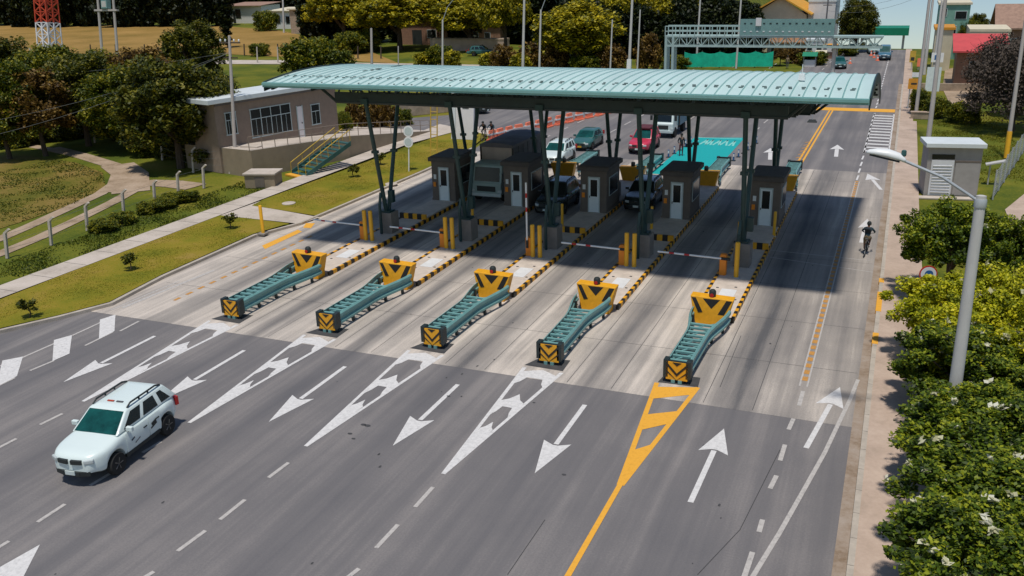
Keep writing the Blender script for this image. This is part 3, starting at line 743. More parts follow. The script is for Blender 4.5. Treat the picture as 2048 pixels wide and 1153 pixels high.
# ------------------------------------------------------------------ VEHICLES (local front towards -y)
def interp(tab, x):
    if x <= tab[0][0]: return tab[0][1]
    for (a, va), (b, vb) in zip(tab[:-1], tab[1:]):
        if x <= b: return va+(vb-va)*(x-a)/(b-a)
    return tab[-1][1]
def car(label, cat, loc, rz, paint, group=None, L=4.3, Wd=1.8, top=((0, .72), (.06, .86), (.25, .96), (1.18, 1.08), (1.3, 1.1), (4.1, 1.1), (4.25, .95), (4.3, .80)),
        sill=.36, wr=.35, wheels=(.86, 3.45), gh=(1.18, 1.95, 3.85, 4.18), roof=1.66, splits=((.0, .33), (.40, .71), (.79, .98)), rails=True, name='parked_car', glass='glass_teal', plate='plate_white', detail=True, trim='plastic_dark', side='glass_dark'):
    root = empty(name, loc, label, cat, group, rz)
    hw = Wd/2; y0 = -L/2
    wt = ((0, hw-.38), (.05, hw-.27), (.14, hw-.17), (.3, hw-.07), (.5, hw-.01), (.8, hw+.01), (1.3, hw-.01), (L-1.3, hw-.01), (L-.8, hw+.015), (L-.3, hw-.05), (L-.08, hw-.16), (L, hw-.24))
    ra = wr+.075
    st = sorted(set([0, .03, .08, .16, .3, .45]+[L-q for q in (0, .03, .1, .2, .35, .5)]+[w+ra*math.cos(a) for w in wheels for a in np.linspace(0, math.pi, 15)]+list(np.arange(.6, L-.5, .25))))
    def zb(s):
        z = sill-.02 if .2 < s < L-.2 else sill+.05
        for w in wheels:
            if abs(s-w) < ra: z = max(z, wr+math.sqrt(ra*ra-(s-w)**2))
        return z
    def half(s, off=0.):
        w = interp(wt, s); t = interp(top, s); b_ = min(zb(s), t-.2); sh = t-.09
        return [(0, b_), (w-.14, b_), (w-.03, b_+.015), (w+off, b_+.35*(sh-b_)), (w-.005+off, sh-.10), (w-.035+off, sh), (w-.12, t-.015), (w*.55, t+.012), (0, t+.02)]
    mb = MB().m(paint); rings = []
    for s in st:
        h = half(s); bul = -.13*max(0, 1-s/.45)+.09*max(0, 1-(L-s)/.35); yb_ = lambda x: y0+s+bul*(1-min(1, abs(x)/hw)**2)
        rings.append([(x, yb_(x), z) for x, z in h]+[(-x, yb_(x), z) for x, z in h[-2:0:-1]])
    mb.loft(rings)
    body = mb.build('body', None, root, smooth=True, angle=50); sd = body.modifiers.new('sub', 'SUBSURF'); sd.levels = sd.render_levels = 1
    # greenhouse shell with a crowned roof
    a0, a1, b1, b0 = gh; zb_ = interp(top, a0+.3)-.03; wb, wtp = hw-.075, hw-.235
    base = [(-wb, y0+a0, zb_), (wb, y0+a0, zb_), (wb, y0+b0, zb_), (-wb, y0+b0, zb_)]
    tp = [(-wtp, y0+a1, roof-.06), (wtp, y0+a1, roof-.06), (wtp, y0+b1, roof-.05), (-wtp, y0+b1, roof-.05)]
    mb = MB().m(paint); mb.v += base+tp+[(sx_*wtp*.7, y0+yy_, roof-.012) for sx_, yy_ in ((-1, a1+.22), (1, a1+.22), (1, b1-.25), (-1, b1-.25))]
    for f in ((0, 1, 5, 4), (1, 2, 6, 5), (2, 3, 7, 6), (3, 0, 4, 7), (4, 5, 9, 8), (5, 6, 10, 9), (6, 7, 11, 10), (7, 4, 8, 11), (8, 9, 10, 11), (3, 2, 1, 0)): mb.face(*f)
    rf = mb.build('roof', None, root, smooth=True, angle=80); bv = rf.modifiers.new('bevel', 'BEVEL'); bv.width = .045; bv.segments = 3; bv.limit_method = 'ANGLE'; bv.angle_limit = R(12)
    def pane(nm, c4, u0, u1, v0, v1, mat, th=.008, uu0=None, uu1=None):
        A, B, C, D = map(Vector, c4)                     # bottom a->b, top d->c
        pt = lambda u, v: A.lerp(B, u).lerp(D.lerp(C, u), v)
        nrm = (B-A).cross(D-A).normalized(); cen = (A+B+C+D)/4
        if nrm.dot(cen-Vector((0, 0, 1.2))) < 0: nrm = -nrm
        pts = [pt(u0, v0), pt(u1, v0), pt(uu1 if uu1 is not None else u1, v1), pt(uu0 if uu0 is not None else u0, v1)]
        return MB().m(mat).loft([[p+nrm*.001 for p in pts], [p+nrm*th for p in pts]]).build(nm, None, root)
    pane('windscreen', (base[0], base[1], tp[1], tp[0]), .045, .955, .06, .94, glass)
    pane('rear_window', (base[3], base[2], tp[2], tp[3]), .08, .92, .22, .9, side)
    for sx in (0, 1):
        c4 = (base[1], base[2], tp[2], tp[1]) if sx else (base[0], base[3], tp[3], tp[0])
        for k, (s0, s1) in enumerate(splits):
            u0, u1 = .09+.83*s0, .09+.83*s1
            pane('side_window', c4, u0, u1, .13, .83, side, uu0=u0+(.035 if k == 0 else .01), uu1=u1-(.045 if k == len(splits)-1 else .01))
    for w in wheels:
        for sx in (-1, 1):
            x = sx*(hw-.10)
            ty = MB().m('tyre').lathe([(wr*.6, -.11), (wr*.93, -.115), (wr, -.075), (wr, .075), (wr*.93, .115), (wr*.6, .11)], 20, 'x', (x, y0+w, wr)).build('wheel', None, root, smooth=True)
            mr = MB().m('rim').lathe([(wr*.62, .0), (wr*.62, sx*.10), (wr*.54, sx*.108), (wr*.46, sx*.07), (wr*.12, sx*.085), (.03, sx*.1)], 16, 'x', (x, y0+w, wr))
            for k in range(5):
                t = 2*math.pi*k/5; mr.m('rim').tube((x+sx*.085, y0+w, wr), (x+sx*.1, y0+w+wr*.54*math.cos(t), wr+wr*.54*math.sin(t)), .03, .022, 5)
            mr.build('rim', None, ty)
    zf = interp(top, .05)
    g_ = MB().m(trim)
    for sx in (-1, 1): g_.box((sx*.235, y0-.085, zf-.125), (.37, .12, .145), rz=sx*.13)
    g_.build('grille', None, root, bevel=.015)
    g_ = MB().m(trim)
    for x0_, w_, r__ in ((0, .62, 0), (-.42, .36, -.3), (.42, .36, .3)): g_.box((x0_, y0-.075+abs(x0_)*.14, sill+.06), (w_, .16, .17), rz=r__)
    g_.build('lower_bumper', None, root, bevel=.02)
    for sx in (-1, 1):
        hl = MB().m('lamp_clear').box((sx*(hw-.33), y0+.02, zf-.12), (.30, .14, .15), rz=sx*.5).build('headlight', None, root, bevel=.035); MB().m('plastic_dark').box((sx*(hw-.36), y0-.06, zf-.12), (.09, .02, .08), rz=sx*.5).build('reflector', None, hl)
        MB().m('red_plastic').box((sx*(hw-.14), y0+L-.07, .92), (.16, .12, .3), rz=-sx*.3).build('tail_light', None, root)
        MB().m(paint).box((sx*(hw+.09), y0+a0+.42, zb_+.10), (.22, .12, .15)).m('plastic_dark').box((sx*(hw+.0), y0+a0+.42, zb_+.02), (.12, .06, .06)).build('mirror', None, root, bevel=.02)
    MB().m(plate).span(-.17, .17, y0-.185, y0-.158, sill+.04, sill+.17).build('number_plate', None, root)
    if detail:
        for sx in (-1, 1):
            for d0, d1 in ((wheels[0]+ra+.08, a1+.62), (a1+.66, wheels[1]-ra+.10)):
                r_ = []
                for s in np.linspace(d0, d1, 8):
                    h = half(min(s, wheels[1]-ra-.02), .0); pts = h[2:6]
                    r_.append([(sx*(x+.002), y0+s, z+(.03 if k == 0 else 0)) for k, (x, z) in enumerate(pts)]+[(sx*(x+.012), y0+s, z+(.03 if k == 0 else 0)) for k, (x, z) in list(enumerate(pts))[::-1]])
                dd = MB().m(paint).loft(r_).build('door', None, root, smooth=True)
                MB().m('plastic_dark').box((sx*(hw+.012), y0+d1-.17, .90), (.03, .17, .035)).build('handle', None, dd)
            MB().m(trim).span(sx*(hw-.06)-.03, sx*(hw-.06)+.05, y0+wheels[0]+ra, y0+wheels[1]-ra, sill-.06, sill+.06).build('sill', None, root)
    if rails:
        for sx in (-1, 1):
            mb = MB().m('plastic_dark'); x = sx*(wtp-.05)
            pts = [(x, y0+a1+.12, roof-.03), (x, y0+a1+.3, roof+.065), (x, y0+b1-.35, roof+.06), (x, y0+b1-.1, roof-.02)]
            for p_, q_ in zip(pts[:-1], pts[1:]):
                mb.tube(p_, q_, .032, n=6)
            for t in (.35, .65): yq = y0+a1+.2+(b1-a1-.4)*t; mb.tube((x, yq, roof-.02), (x, yq, roof+.05), .03)
            mb.build('roof_rail', None, root)
    return root
def heading(a, b):
    d = Vector(b[:2])-Vector(a[:2]); return math.atan2(-d.x, d.y)       # rz that turns local +y along a->b
rear_c, front_c = P(276, 862), P(176, 948)
suv = car('white estate car with black roof rails driving away from the booths', 'car', (-22.36, 19.52, .012), .13, 'car_white', L=4.25, Wd=1.84, name='car', roof=1.74, wr=.36, sill=.40, gh=(1.08, 1.86, 3.78, 4.2), top=((0, .84), (.05, .98), (.2, 1.06), (1.1, 1.17), (1.3, 1.18), (4.05, 1.18), (4.2, 1.05), (4.25, .88)))
for ch in KID[suv.name]:
    if ch.name.startswith('body'): bd = ch
MB().m('plastic_dark').box((.932, .62, .84), (.012, .24, .10), rx=.25).box((.932, .60, .74), (.012, .32, .05), rx=.25).m('cloth_grey').box((.93, -.45, .80), (.012, .16, .05), rx=.3).box((.93, -.25, .66), (.012, .26, .03), rx=.3).build('door_marking', None, suv)
MB().m('tower_red').box((-.16, .12, 1.752), (.24, .07, .016)).m('cloth_grey').box((.18, .12, 1.752), (.24, .07, .016)).build('roof_marking', None, suv)
SED = dict(L=4.2, Wd=1.74, roof=1.47, rails=False, top=((0, .62), (.06, .72), (.3, .80), (1.1, .93), (1.3, .95), (3.9, .98), (4.15, .9), (4.2, .75)), gh=(1.05, 1.85, 3.4, 4.05), splits=((0, .42), (.47, .86)), wr=.31, sill=.28, wheels=(.8, 3.35))
car('white estate car with roof bars waiting behind the truck lane', 'car', (-24.1, 66.6, .006), .03, 'car_white', L=4.4, name='car', glass='glass_teal')
car('dark green hatchback with a yellow number plate behind the booths', 'car', (-23.9, 73.4, .006), .0, 'car_green', name='car', plate='plate_yellow', **SED)
rc = car('red estate car with a dark roof rack behind the middle booths', 'car', (-19.0, 73.2, .006), .0, 'car_red', L=4.2, Wd=1.78, roof=1.75, name='car')
MB().m('cloth_red').box((0, .5, 1.80), (1.1, 1.6, .16)).build('roof_box', None, rc, bevel=.05)
car('black pickup like estate car standing in the middle lane under the canopy', 'car', (-19.35, 53.4, .006), .02, 'car_dark', L=4.6, Wd=1.85, roof=1.78, name='car', glass='glass_dark', plate='plate_white')
car('dark small estate car standing in the lane right of the middle booth', 'car', (-14.35, 55.6, .006), .02, 'car_dark', L=4.2, roof=1.66, name='car', glass='glass_dark')
car('white pickup with a dark bumper far behind the canopy', 'car', (-19.6, 90.6, .006), -.05, 'car_white', L=4.6, roof=1.7, name='car', rails=False, plate='plate_yellow')
car('grey white hatchback right of the far white pickup', 'car', (-17.4, 93.6, .006), -.05, 'truck_grey', name='car', **SED)
car('dark teal car far up the road near the market stalls', 'car', (-8.3, 136.5, .006), .15, 'car_green', name='car', **SED)
v = P(1705, 108); car('dark blue car at the crest of the road under the green sign', 'car', (v.x, v.y, .006+H(v.x, v.y)), .1, 'car_dark', name='car', detail=False, **SED)
v = P(1738, 107); car('pale car beside the dark blue car at the crest of the road', 'car', (v.x+.6, v.y, .006+H(v.x, v.y)), .1, 'truck_grey', name='car', detail=False, **SED)
v = P(962, 112); car('green parked car with a pale bonnet before the earth bank', 'car', (v.x, v.y, .0), 1.75, 'car_green', name='parked_car', detail=False, L=4.8, roof=1.7)
v = P(942, 232); car('dark car on the side road behind the white totem', 'car', (v.x-1, v.y+2, .0), 1.4, 'car_dark', name='car', **SED)

def truck(label, loc, rz, cab, boxm, roofm, Wd=2.3, cabL=1.75, boxL=5.2, boxH=3.3, cabH=2.5, front=None):
    r = empty('truck', loc, label, 'truck', None, rz); w = Wd/2
    mb = MB().m(cab)                                                   # cab: flat nose, raked screen
    prof = [(0, .55), (-.02, 1.25), (.10, 1.36), (.34, cabH-.08), (.5, cabH), (cabL, cabH), (cabL, .55)]
    mb.loft([[(x, y, z) for y, z in prof] for x in (-w+.1, w-.1)]); mb.build('cab', None, r, bevel=.06)
    MB().m('glass_dark').loft([[(x, y-.012, z) for x, y, z in q] for q in ([(-w+.26, .125, 1.42), (w-.26, .125, 1.42), (w-.3, .315, cabH-.2), (-w+.3, .315, cabH-.2)], [(-w+.26, .105, 1.42), (w-.26, .105, 1.42), (w-.3, .295, cabH-.2), (-w+.3, .295, cabH-.2)])]).build('windscreen', None, r)
    for sx in (-1, 1):
        MB().m('glass_dark').span(sx*(w-.1), sx*(w-.085), .55, 1.3, 1.42, cabH-.25).build('side_window', None, r)
        MB().m('plastic_dark').box((sx*(w+.12), .0, 1.75), (.2, .08, .42)).tube((sx*(w-.1), .15, 1.95), (sx*(w+.12), .0, 1.9), .02).build('mirror', None, r)
        MB().m('lamp_clear').span(sx*(w-.2)-.14, sx*(w-.2)+.14, -.05, .02, .72, .9).build('headlight', None, r)
        for yw in (.85, cabL+boxL*.72):
            MB().m('tyre').lathe([(.25, -.16), (.4, -.17), (.44, -.12), (.44, .12), (.4, .17), (.25, .16)], 16, 'x', (sx*(w-.22), yw, .44)).build('wheel', None, r, smooth=True)
    MB().m('plastic_dark').span(-w+.5, w-.5, -.045, -.02, .78, 1.12).build('grille', None, r)
    MB().m('frame_pale').span(-w+.08, w-.08, -.12, .06, .45, .68).build('bumper', None, r, bevel=.03)
    MB().m('plastic_dark').span(-w+.35, w-.35, .5, cabL+boxL-.2, .45, .8).build('chassis', None, r)
    y0 = cabL+.12
    mb = MB().m(boxm).span(-w, w, y0, y0+boxL, .85, boxH)
    for sx in (-1, 1):
        for k in range(8): mb.span(sx*w-.03, sx*w+.03, y0+.1+k*(boxL-.25)/7, y0+.18+k*(boxL-.25)/7, .86, boxH-.01)
    mb.m('black_paint'); mb.span(-w-.04, -w+.06, y0-.05, y0+.05, .86, boxH+.03).span(w-.06, w+.04, y0-.05, y0+.05, .86, boxH+.03); mb.build('cargo_body', None, r)
    if front: MB().m(front).span(-w+.07, w-.07, y0-.02, y0-.004, 1.0, boxH-.08).build('headboard', None, r)
    mb = MB().m(roofm); rr = []
    for t in np.linspace(0, 1, 12):
        y = y0-.06+(boxL+.12)*t; sag = .03*math.sin(t*19)
        rr.append([(-w-.05, y, boxH-.14), (-w-.05, y, boxH+.03), (-w*.5, y, boxH+.13+sag), (0, y, boxH+.17+sag), (w*.5, y, boxH+.13+sag), (w+.05, y, boxH+.03), (w+.05, y, boxH-.14)])
    mb.loft(rr); mb.build('tarpaulin', None, r)
    return r
truck('old grey lorry with a dark tarpaulin roof waiting beside the second booth', (-24.25, 53.2, .006), 0, 'truck_grey', 'cargo_side', 'tarp', boxL=6.2, boxH=3.45, front='cargo_beige')
truck('small pale lorry with a blue cargo body behind the red car', (-18.75, 78.6, .006), -.02, 'car_white', 'car_blue', 'roof_clay', Wd=1.9, boxL=3.2, boxH=2.6, cabH=2.15)
v = P(1777, 119); car('dark blue van cresting the far end of the road', 'van', (v.x-.6, v.y, .006+H(v.x, v.y)), 0, 'car_blue', name='van', detail=False, roof=2.0, L=4.6, rails=False)

# ------------------------------------------------------------------ PEOPLE
def figure(name, label, J, bones, mats, loc, rz, group=None, s=1., hair='black_paint', head=None):
    """J: joint -> (x,y,z,r); bones: joint pairs, grown into one skin; mats: list of (test joints, material)"""
    names = list(J); me = bpy.data.meshes.new('person'); me.from_pydata([J[k][:3] for k in names], [(names.index(a), names.index(b)) for a, b in bones], [])
    o = bpy.data.objects.new('person', me); COL.objects.link(o)
    o.modifiers.new('skin', 'SKIN')
    for k, sv in zip(names, me.skin_vertices[0].data):
        sv.radius = (J[k][3], J[k][3]); sv.use_root = (k == 'pelvis')
    sb = o.modifiers.new('sub', 'SUBSURF'); sb.levels = 1; sb.render_levels = 1
    dg = bpy.context.evaluated_depsgraph_get(); dg.update()
    nm = bpy.data.meshes.new_from_object(o.evaluated_get(dg)); o.modifiers.clear(); o.data = nm; bpy.data.meshes.remove(me)
    nm.materials.clear(); ml = [q[1] for q in mats]
    for q in ml: nm.materials.append(MATS[q])
    segs = []
    for a, b in bones:
        for k, (js, _) in enumerate(mats):
            if b in js: segs.append((Vector(J[a][:3]), Vector(J[b][:3]), k))
    for f in nm.polygons:
        c = f.center; best = (9, 0)
        for a, b, k in segs:
            d = b-a; t = max(0, min(1, (c-a).dot(d)/max(1e-9, d.length_squared))); dist = (c-(a+d*t)).length
            if dist < best[0]: best = (dist, k)
        f.material_index = best[1]; f.use_smooth = True
    o.name = name; o.location = loc; o.rotation_euler = (0, 0, rz); o.scale = (s, s, s)
    tag(o, label, 'person', group)
    h = Vector(J['head'][:3])
    mbh = MB().m(hair).lathe([(.02, .135), (.075, .115), (.108, .06), (.112, .0), (.10, -.05)], 12, c=h+Vector((0, .012, .02)))
    hh = mbh.build('hair' if hair != 'plastic_dark' else 'helmet', None, o, smooth=True)
    fc = MB().m('skin').box(h+Vector((0, -.115, -.02)), (.03, .04, .05), taper=.5).m('black_paint')
    for sx in (-1, 1): fc.box(h+Vector((sx*.035, -.098, .015)), (.026, .012, .012))
    fc.m('cloth_red').box(h+Vector((0, -.098, -.062)), (.045, .012, .012)).m('skin')
    for sx in (-1, 1): fc.box(h+Vector((sx*.1, 0, -.005)), (.02, .04, .06))
    fc.build('face', None, o)
    return o
def skeleton(pose):
    J = {'pelvis': (0, 0, .95, .135), 'waist': (0, 0, 1.10, .125), 'chest': (0, 0, 1.32, .15), 'neck': (0, 0, 1.48, .058), 'head': (0, -.01, 1.64, .098)}
    B = [('pelvis', 'waist'), ('waist', 'chest'), ('chest', 'neck'), ('neck', 'head')]
    for s, sx in (('l', -1), ('r', 1)):
        J.update({'sh'+s: (sx*.17, 0, 1.40, .072), 'el'+s: (sx*.24, .02, 1.14, .05), 'wr'+s: (sx*.25, -.04, .90, .034), 'pa'+s: (sx*.25, -.055, .83, .036),
                  'hip'+s: (sx*.09, 0, .86, .095), 'kn'+s: (sx*.10, -.02, .49, .062), 'an'+s: (sx*.10, .02, .09, .042), 'to'+s: (sx*.11, -.14, .035, .038)})
        B += [('chest', 'sh'+s), ('sh'+s, 'el'+s), ('el'+s, 'wr'+s), ('wr'+s, 'pa'+s), ('pelvis', 'hip'+s), ('hip'+s, 'kn'+s), ('kn'+s, 'an'+s), ('an'+s, 'to'+s)]
    J.update(pose)
    for s, sx in (('l', -1), ('r', 1)):
        p = Vector(J['pa'+s][:3]); w = Vector(J['wr'+s][:3]); d = (p-w).normalized(); sd = d.cross(Vector((0, 0, 1)) if abs(d.z) < .8 else Vector((1, 0, 0))).normalized()
        for k, (off, ln, bend) in enumerate(((-.028, .062, .2), (-.010, .074, .25), (.010, .070, .3), (.026, .054, .35))):
            a = p+sd*off+d*.025; b = a+d*ln-Vector((0, 0, ln*bend)); J['f%d%s' % (k, s)] = (*a, .010); J['g%d%s' % (k, s)] = (*b, .008)
            B += [('pa'+s, 'f%d%s' % (k, s)), ('f%d%s' % (k, s), 'g%d%s' % (k, s))]
        a = p-sd*.04*1-d*.01; J['t'+s] = (*(a), .011); J['u'+s] = (*(a+d*.045-sd*.012), .009); B += [('pa'+s, 't'+s), ('t'+s, 'u'+s)]
    return J, B
def lims(J, *keys): return [k for k in J if any(k.startswith(q) for q in keys)]
def clothe(J, top, trousers, shorts=False, shoes='plastic_dark', sleeve=True):
    hands = lims(J, 'pa', 'f', 'g', 't', 'u')
    hands = [k for k in hands if not k.startswith('to')]
    return [(['waist', 'chest', 'shl', 'shr', 'ell', 'elr']+(['wrl', 'wrr'] if sleeve else []), top), (['hipl', 'hipr', 'knl', 'knr']+([] if shorts else ['anl', 'anr']), trousers),
            (['tol', 'tor'], shoes), (hands+['neck', 'head']+(['anl', 'anr'] if shorts else [])+([] if sleeve else ['wrl', 'wrr']), 'skin')]
J, Bn = skeleton({'ell': (-.27, .04, 1.15, .05), 'wrl': (-.22, -.14, 1.0, .034), 'pal': (-.19, -.2, .98, .036), 'knl': (-.12, -.1, .5, .062), 'anl': (-.12, -.06, .09, .042), 'tol': (-.13, -.22, .035, .038)})
v = P(1362, 312); figure('person', 'person in dark clothes standing beside the turquoise lane', J, Bn, clothe(J, 'cloth_dark', 'cloth_red'), (v.x, v.y, .012), .3)
RIDE = {'pelvis': (0, .25, .98, .13), 'waist': (0, .16, 1.12, .12), 'chest': (0, .0, 1.30, .145), 'neck': (0, -.10, 1.42, .058), 'head': (0, -.16, 1.56, .098)}
for s, sx in (('l', -1), ('r', 1)):
    RIDE.update({'sh'+s: (sx*.18, -.03, 1.36, .07), 'el'+s: (sx*.31, -.2, 1.16, .048), 'wr'+s: (sx*.27, -.42, 1.06, .034), 'pa'+s: (sx*.27, -.50, 1.05, .036), 'hip'+s: (sx*.10, .22, .93, .10),
                 'kn'+s: (sx*.13, -.17+sx*.08, .72-sx*.12, .066), 'an'+s: (sx*.11, .02-sx*.08, .40-sx*.14, .044), 'to'+s: (sx*.11, -.12-sx*.1, .34-sx*.14, .038)})
def bicycle(label, loc, rz, group=None):
    r = empty('bicycle', loc, label, 'bicycle', group, rz); wz = .34
    for y in (-.52, .52):
        w = MB().m('tyre')
        n = 28; b = [(wz*math.cos(t), wz*math.sin(t)) for t in np.linspace(0, 2*math.pi, n+1)]
        for (a1, a2), (b1, b2) in zip(b[:-1], b[1:]): w.tube((0, y+a1, wz+a2), (0, y+b1, wz+b2), .022, n=6, caps=False)
        w.m('galvanised')
        for t in np.linspace(0, math.pi, 9)[:-1]: w.tube((0, y+wz*math.cos(t), wz+wz*math.sin(t)), (0, y-wz*math.cos(t), wz-wz*math.sin(t)), .004, n=4)
        w.build('wheel', None, r)
    mb = MB().m('black_paint')
    bb, st, hd, hb = (0, .08, .30), (0, .24, .80), (0, -.36, .78), (0, -.34, .92)
    for a, b in ((bb, st), (bb, hd), (st, hd), ((0, .52, wz), bb), ((0, .52, wz), st), (hd, (0, -.52, wz)), (hd, hb), (st, (0, .26, .9))): mb.tube(a, b, .018, n=6)
    mb.build('frame', None, r)
    MB().m('plastic_dark').box((0, .27, .92), (.15, .27, .05), taper=.7).build('saddle', None, r)
    MB().m('plastic_dark').tube((-.28, -.46, 1.02), (0, -.36, 1.0), .014).tube((.28, -.46, 1.02), (0, -.36, 1.0), .014).tube((0, -.36, 1.0), (0, -.34, .9), .016).build('handlebar', None, r)
    MB().m('plastic_dark').tube((-.07, .08, .30), (.07, .08, .30), .02).tube((.07, .08, .3), (.09, -.02, .16), .012).tube((-.07, .08, .3), (-.09, .18, .44), .012).box((.12, -.03, .155), (.1, .08, .02)).box((-.12, .19, .44), (.1, .08, .02)).build('pedals', None, r)
    return r
def rider(label, blabel, loc, rz, top, legs, shorts, back=None, group=None):
    J, Bn = skeleton(RIDE)
    bicycle(blabel, loc, rz, 'bicycles' if group else None)
    p = figure('person', label, J, Bn, clothe(J, top, legs, shorts), (loc[0], loc[1], loc[2]), rz, group, hair='plastic_dark')
    if back:
        b = MB().m(back).box((0, .17, 1.27), (.30, .17, .42), rx=-.5); q = b.build('backpack', None, None, bevel=.05); q.rotation_mode = 'ZYX'
        q.location = loc; q.rotation_euler = (0, 0, rz); tag(q, 'dark navy backpack worn by the cyclist on the right cycle lane', 'backpack')
v = P(1731, 512); rider('person in a dark jacket and khaki shorts cycling up the right cycle lane', 'black bicycle ridden up the right cycle lane', (v.x, v.y+.35, .01), math.pi-.08, 'cloth_navy', 'cloth_khaki', True, 'cloth_dark')
for px, c, l in ((968, 'cloth_dark', 'person in dark clothes cycling nearest the grass behind the booths'), (984, 'cloth_navy', 'person in navy cycling beside the orange barriers behind the booths')):
    v = P(px, 281); rider(l, 'bicycle under the '+l.split(' cycling')[0]+(' nearest the grass' if px < 970 else ' beside the orange barriers'), (v.x, v.y, .01), .1, c, 'cloth_grey', False, None, 'cyclists behind the booths')

# ------------------------------------------------------------------ LEFT: office building on its terrace, stairs, kiosk
def proj(v):
    d = Vector(v)-CAM; z = d.dot(FW); return 1024+F_PX*d.dot(RT)/z, 576.5-F_PX*d.dot(UPV)/z
F0 = P(440, 309, 1.5); F1 = P(678, 266, 1.25)
fd_ = Vector((F1.x-F0.x, F1.y-F0.y, 0)); FL = fd_.length; fu = fd_/FL; fn = Vector((fu.y, -fu.x, 0))   # fn points to the road
def facade(px, py):
    d = ray(px, py); t = (F0-CAM).dot(fn)/d.dot(fn); h = CAM+d*t; return (h-F0).dot(fu), h.z
frz = math.atan2(fu.y, fu.x)
bld = empty('office_building', (F0.x, F0.y, 0), 'low brown office building with a pale flat roof on the left terrace', 'building', None, frz)
ztop = facade(560, 187)[1]; DP = 3.0
MB().m('building_wall').span(0, FL, 0, DP, 0, ztop).build('wall', None, bld)
mb = MB().m('roof_white'); mb.span(-.9, FL+.35, -.55, DP+.2, ztop+.01, ztop+.36); mb.build('roof', None, bld, bevel=.03)
def win(x0, y0, x1, y1, cols, rows, name='window'):
    (s0, z1), (s1, z0) = facade(x0, y0), facade(x1, y1); zz0 = (facade(x0, y1)[1]+z0)/2; 
    f = MB().m('frame_pale'); f.span(s0-.07, s1+.07, -.06, -.003, z0-.09, z0); f.span(s0-.07, s1+.07, -.05, -.003, z1, z1+.07)
    w_ = (s1-s0)/cols; zt_ = z0+(z1-z0)*.66
    for k in range(cols+1): f.span(s0+k*w_-.03, s0+k*w_+.03, -.05, -.003, z0, z1)
    f.span(s0, s1, -.045, -.003, zt_-.03, zt_+.03)
    for k in range(cols): f.span(s0+(k+.5)*w_-.012, s0+(k+.5)*w_+.012, -.04, -.003, z0, zt_)
    w = f.build(name, None, bld); MB().m('glass_dark').span(s0, s1, -.02, -.004, z0, z1).build('pane', None, w)
win(499, 221, 584, 260, 4, 2); win(621, 211, 641, 246, 1, 2); win(449, 228, 475, 266, 2, 2)
(s0, z1), (s1, z0) = facade(593, 214), facade(609, 277)
d = MB().m('door_bright').span(s0, s1, -.05, -.004, z0, z1).build('door', None, bld); MB().m('plastic_dark').span(s1-.16, s1-.1, -.09, -.051, (z0+z1)/2-.08, (z0+z1)/2+.04).build('handle', None, d)
MB().m('frame_pale').span(s0-.07, s0-.004, -.07, -.002, z0, z1+.06).span(s1+.004, s1+.07, -.07, -.002, z0, z1+.06).build('door_frame', None, bld)
MB().m('tarp').span(.05, FL, -.12, -.003, ztop-.22, ztop-.05).build('gutter', None, bld)
# terrace: solid fill whose face is the retaining wall; its level top meets the climbing path
W0, W1, W2 = P(508, 356), P(700, 317), P(862, 266)
z0t, z1t, z2t = PY(508, 302, W0.y).z, PY(700, 273, W1.y).z, .18
q0, q1 = F0-fu*1.5, F1+fu*7
mb = MB().m('terrace_wall')
top = [(W0.x, W0.y, z0t), (W1.x, W1.y, z1t), (W2.x, W2.y, z2t), (W2.x-6, W2.y+.5, z2t), (F1.x-fn.x*5, F1.y-fn.y*5, z1t*.8), (F0.x-fn.x*4.5, F0.y-fn.y*4.5, z0t*.9)]
b = len(mb.v); mb.v += [(x, y, -.05) for x, y, z in top]+top; n = len(top)
for k in range(n): mb.face(b+k, b+(k+1) % n, b+n+(k+1) % n, b+n+k)
mb.m('path_concrete'); mb.face(*range(b+n, b+2*n))
ter = mb.build('terrace_wall', None); tag(ter, 'long beige retaining wall of the office terrace beside the path', 'retaining wall')
mb = MB().m('railing_grey')
for (a, za), (c, zc), k in (((W0, z0t), (W1, z1t), 9), ((W1, z1t), (W2, z2t), 9)):
    A = Vector((a.x-.12, a.y, za)); C = Vector((c.x-.12, c.y, zc)); pp = [A.lerp(C, t) for t in np.linspace(0, 1, k)]
    for p in pp: mb.tube(p, p+Vector((0, 0, 1.0)), .03, n=6)
    for hz in (.55, 1.0): mb.tube(A+Vector((0, 0, hz)), C+Vector((0, 0, hz)), .025, n=6)
thing1(mb, 'railing', 'thin grey railing along the top of the terrace wall', 'railing')
sA = P(598, 352); sB = P(655, 338)                                     # stairs along the wall
st_ = empty('staircase', (sA.x, sA.y, 0), 'dark teal metal staircase with yellow handrails against the terrace wall', 'stairs')
sdir = (W1-W0).normalized(); sdir.z = 0; sn = Vector((sdir.y, -sdir.x, 0)); run = 4.3; rise = (z0t+z1t)/2+.1
mb = MB().m('stair_teal')
nst = 10
for k in range(nst):
    c = sdir*(run*(k+.5)/nst)+sn*.0+Vector((0, 0, rise*(k+.5)/nst)); mb.box(c, (1.9, run/nst*.92, .06), rz=math.atan2(sdir.y, sdir.x)-math.pi/2)
mb.build('tread', None, st_)
mb = MB().m('stair_teal')
for sx in (-.97, .97):
    a = sn*sx; b_ = sdir*run+sn*sx+Vector((0, 0, rise)); mb.loft([[a+Vector((0, 0, -.02)), a+Vector((0, 0, .3)), a+sn*.06+Vector((0, 0, .3)), a+sn*.06+Vector((0, 0, -.02))], [b_-Vector((0, 0, .3)), b_+Vector((0, 0, .05)), b_+sn*.06+Vector((0, 0, .05)), b_+sn*.06-Vector((0, 0, .3))]])
mb.build('stringer', None, st_)
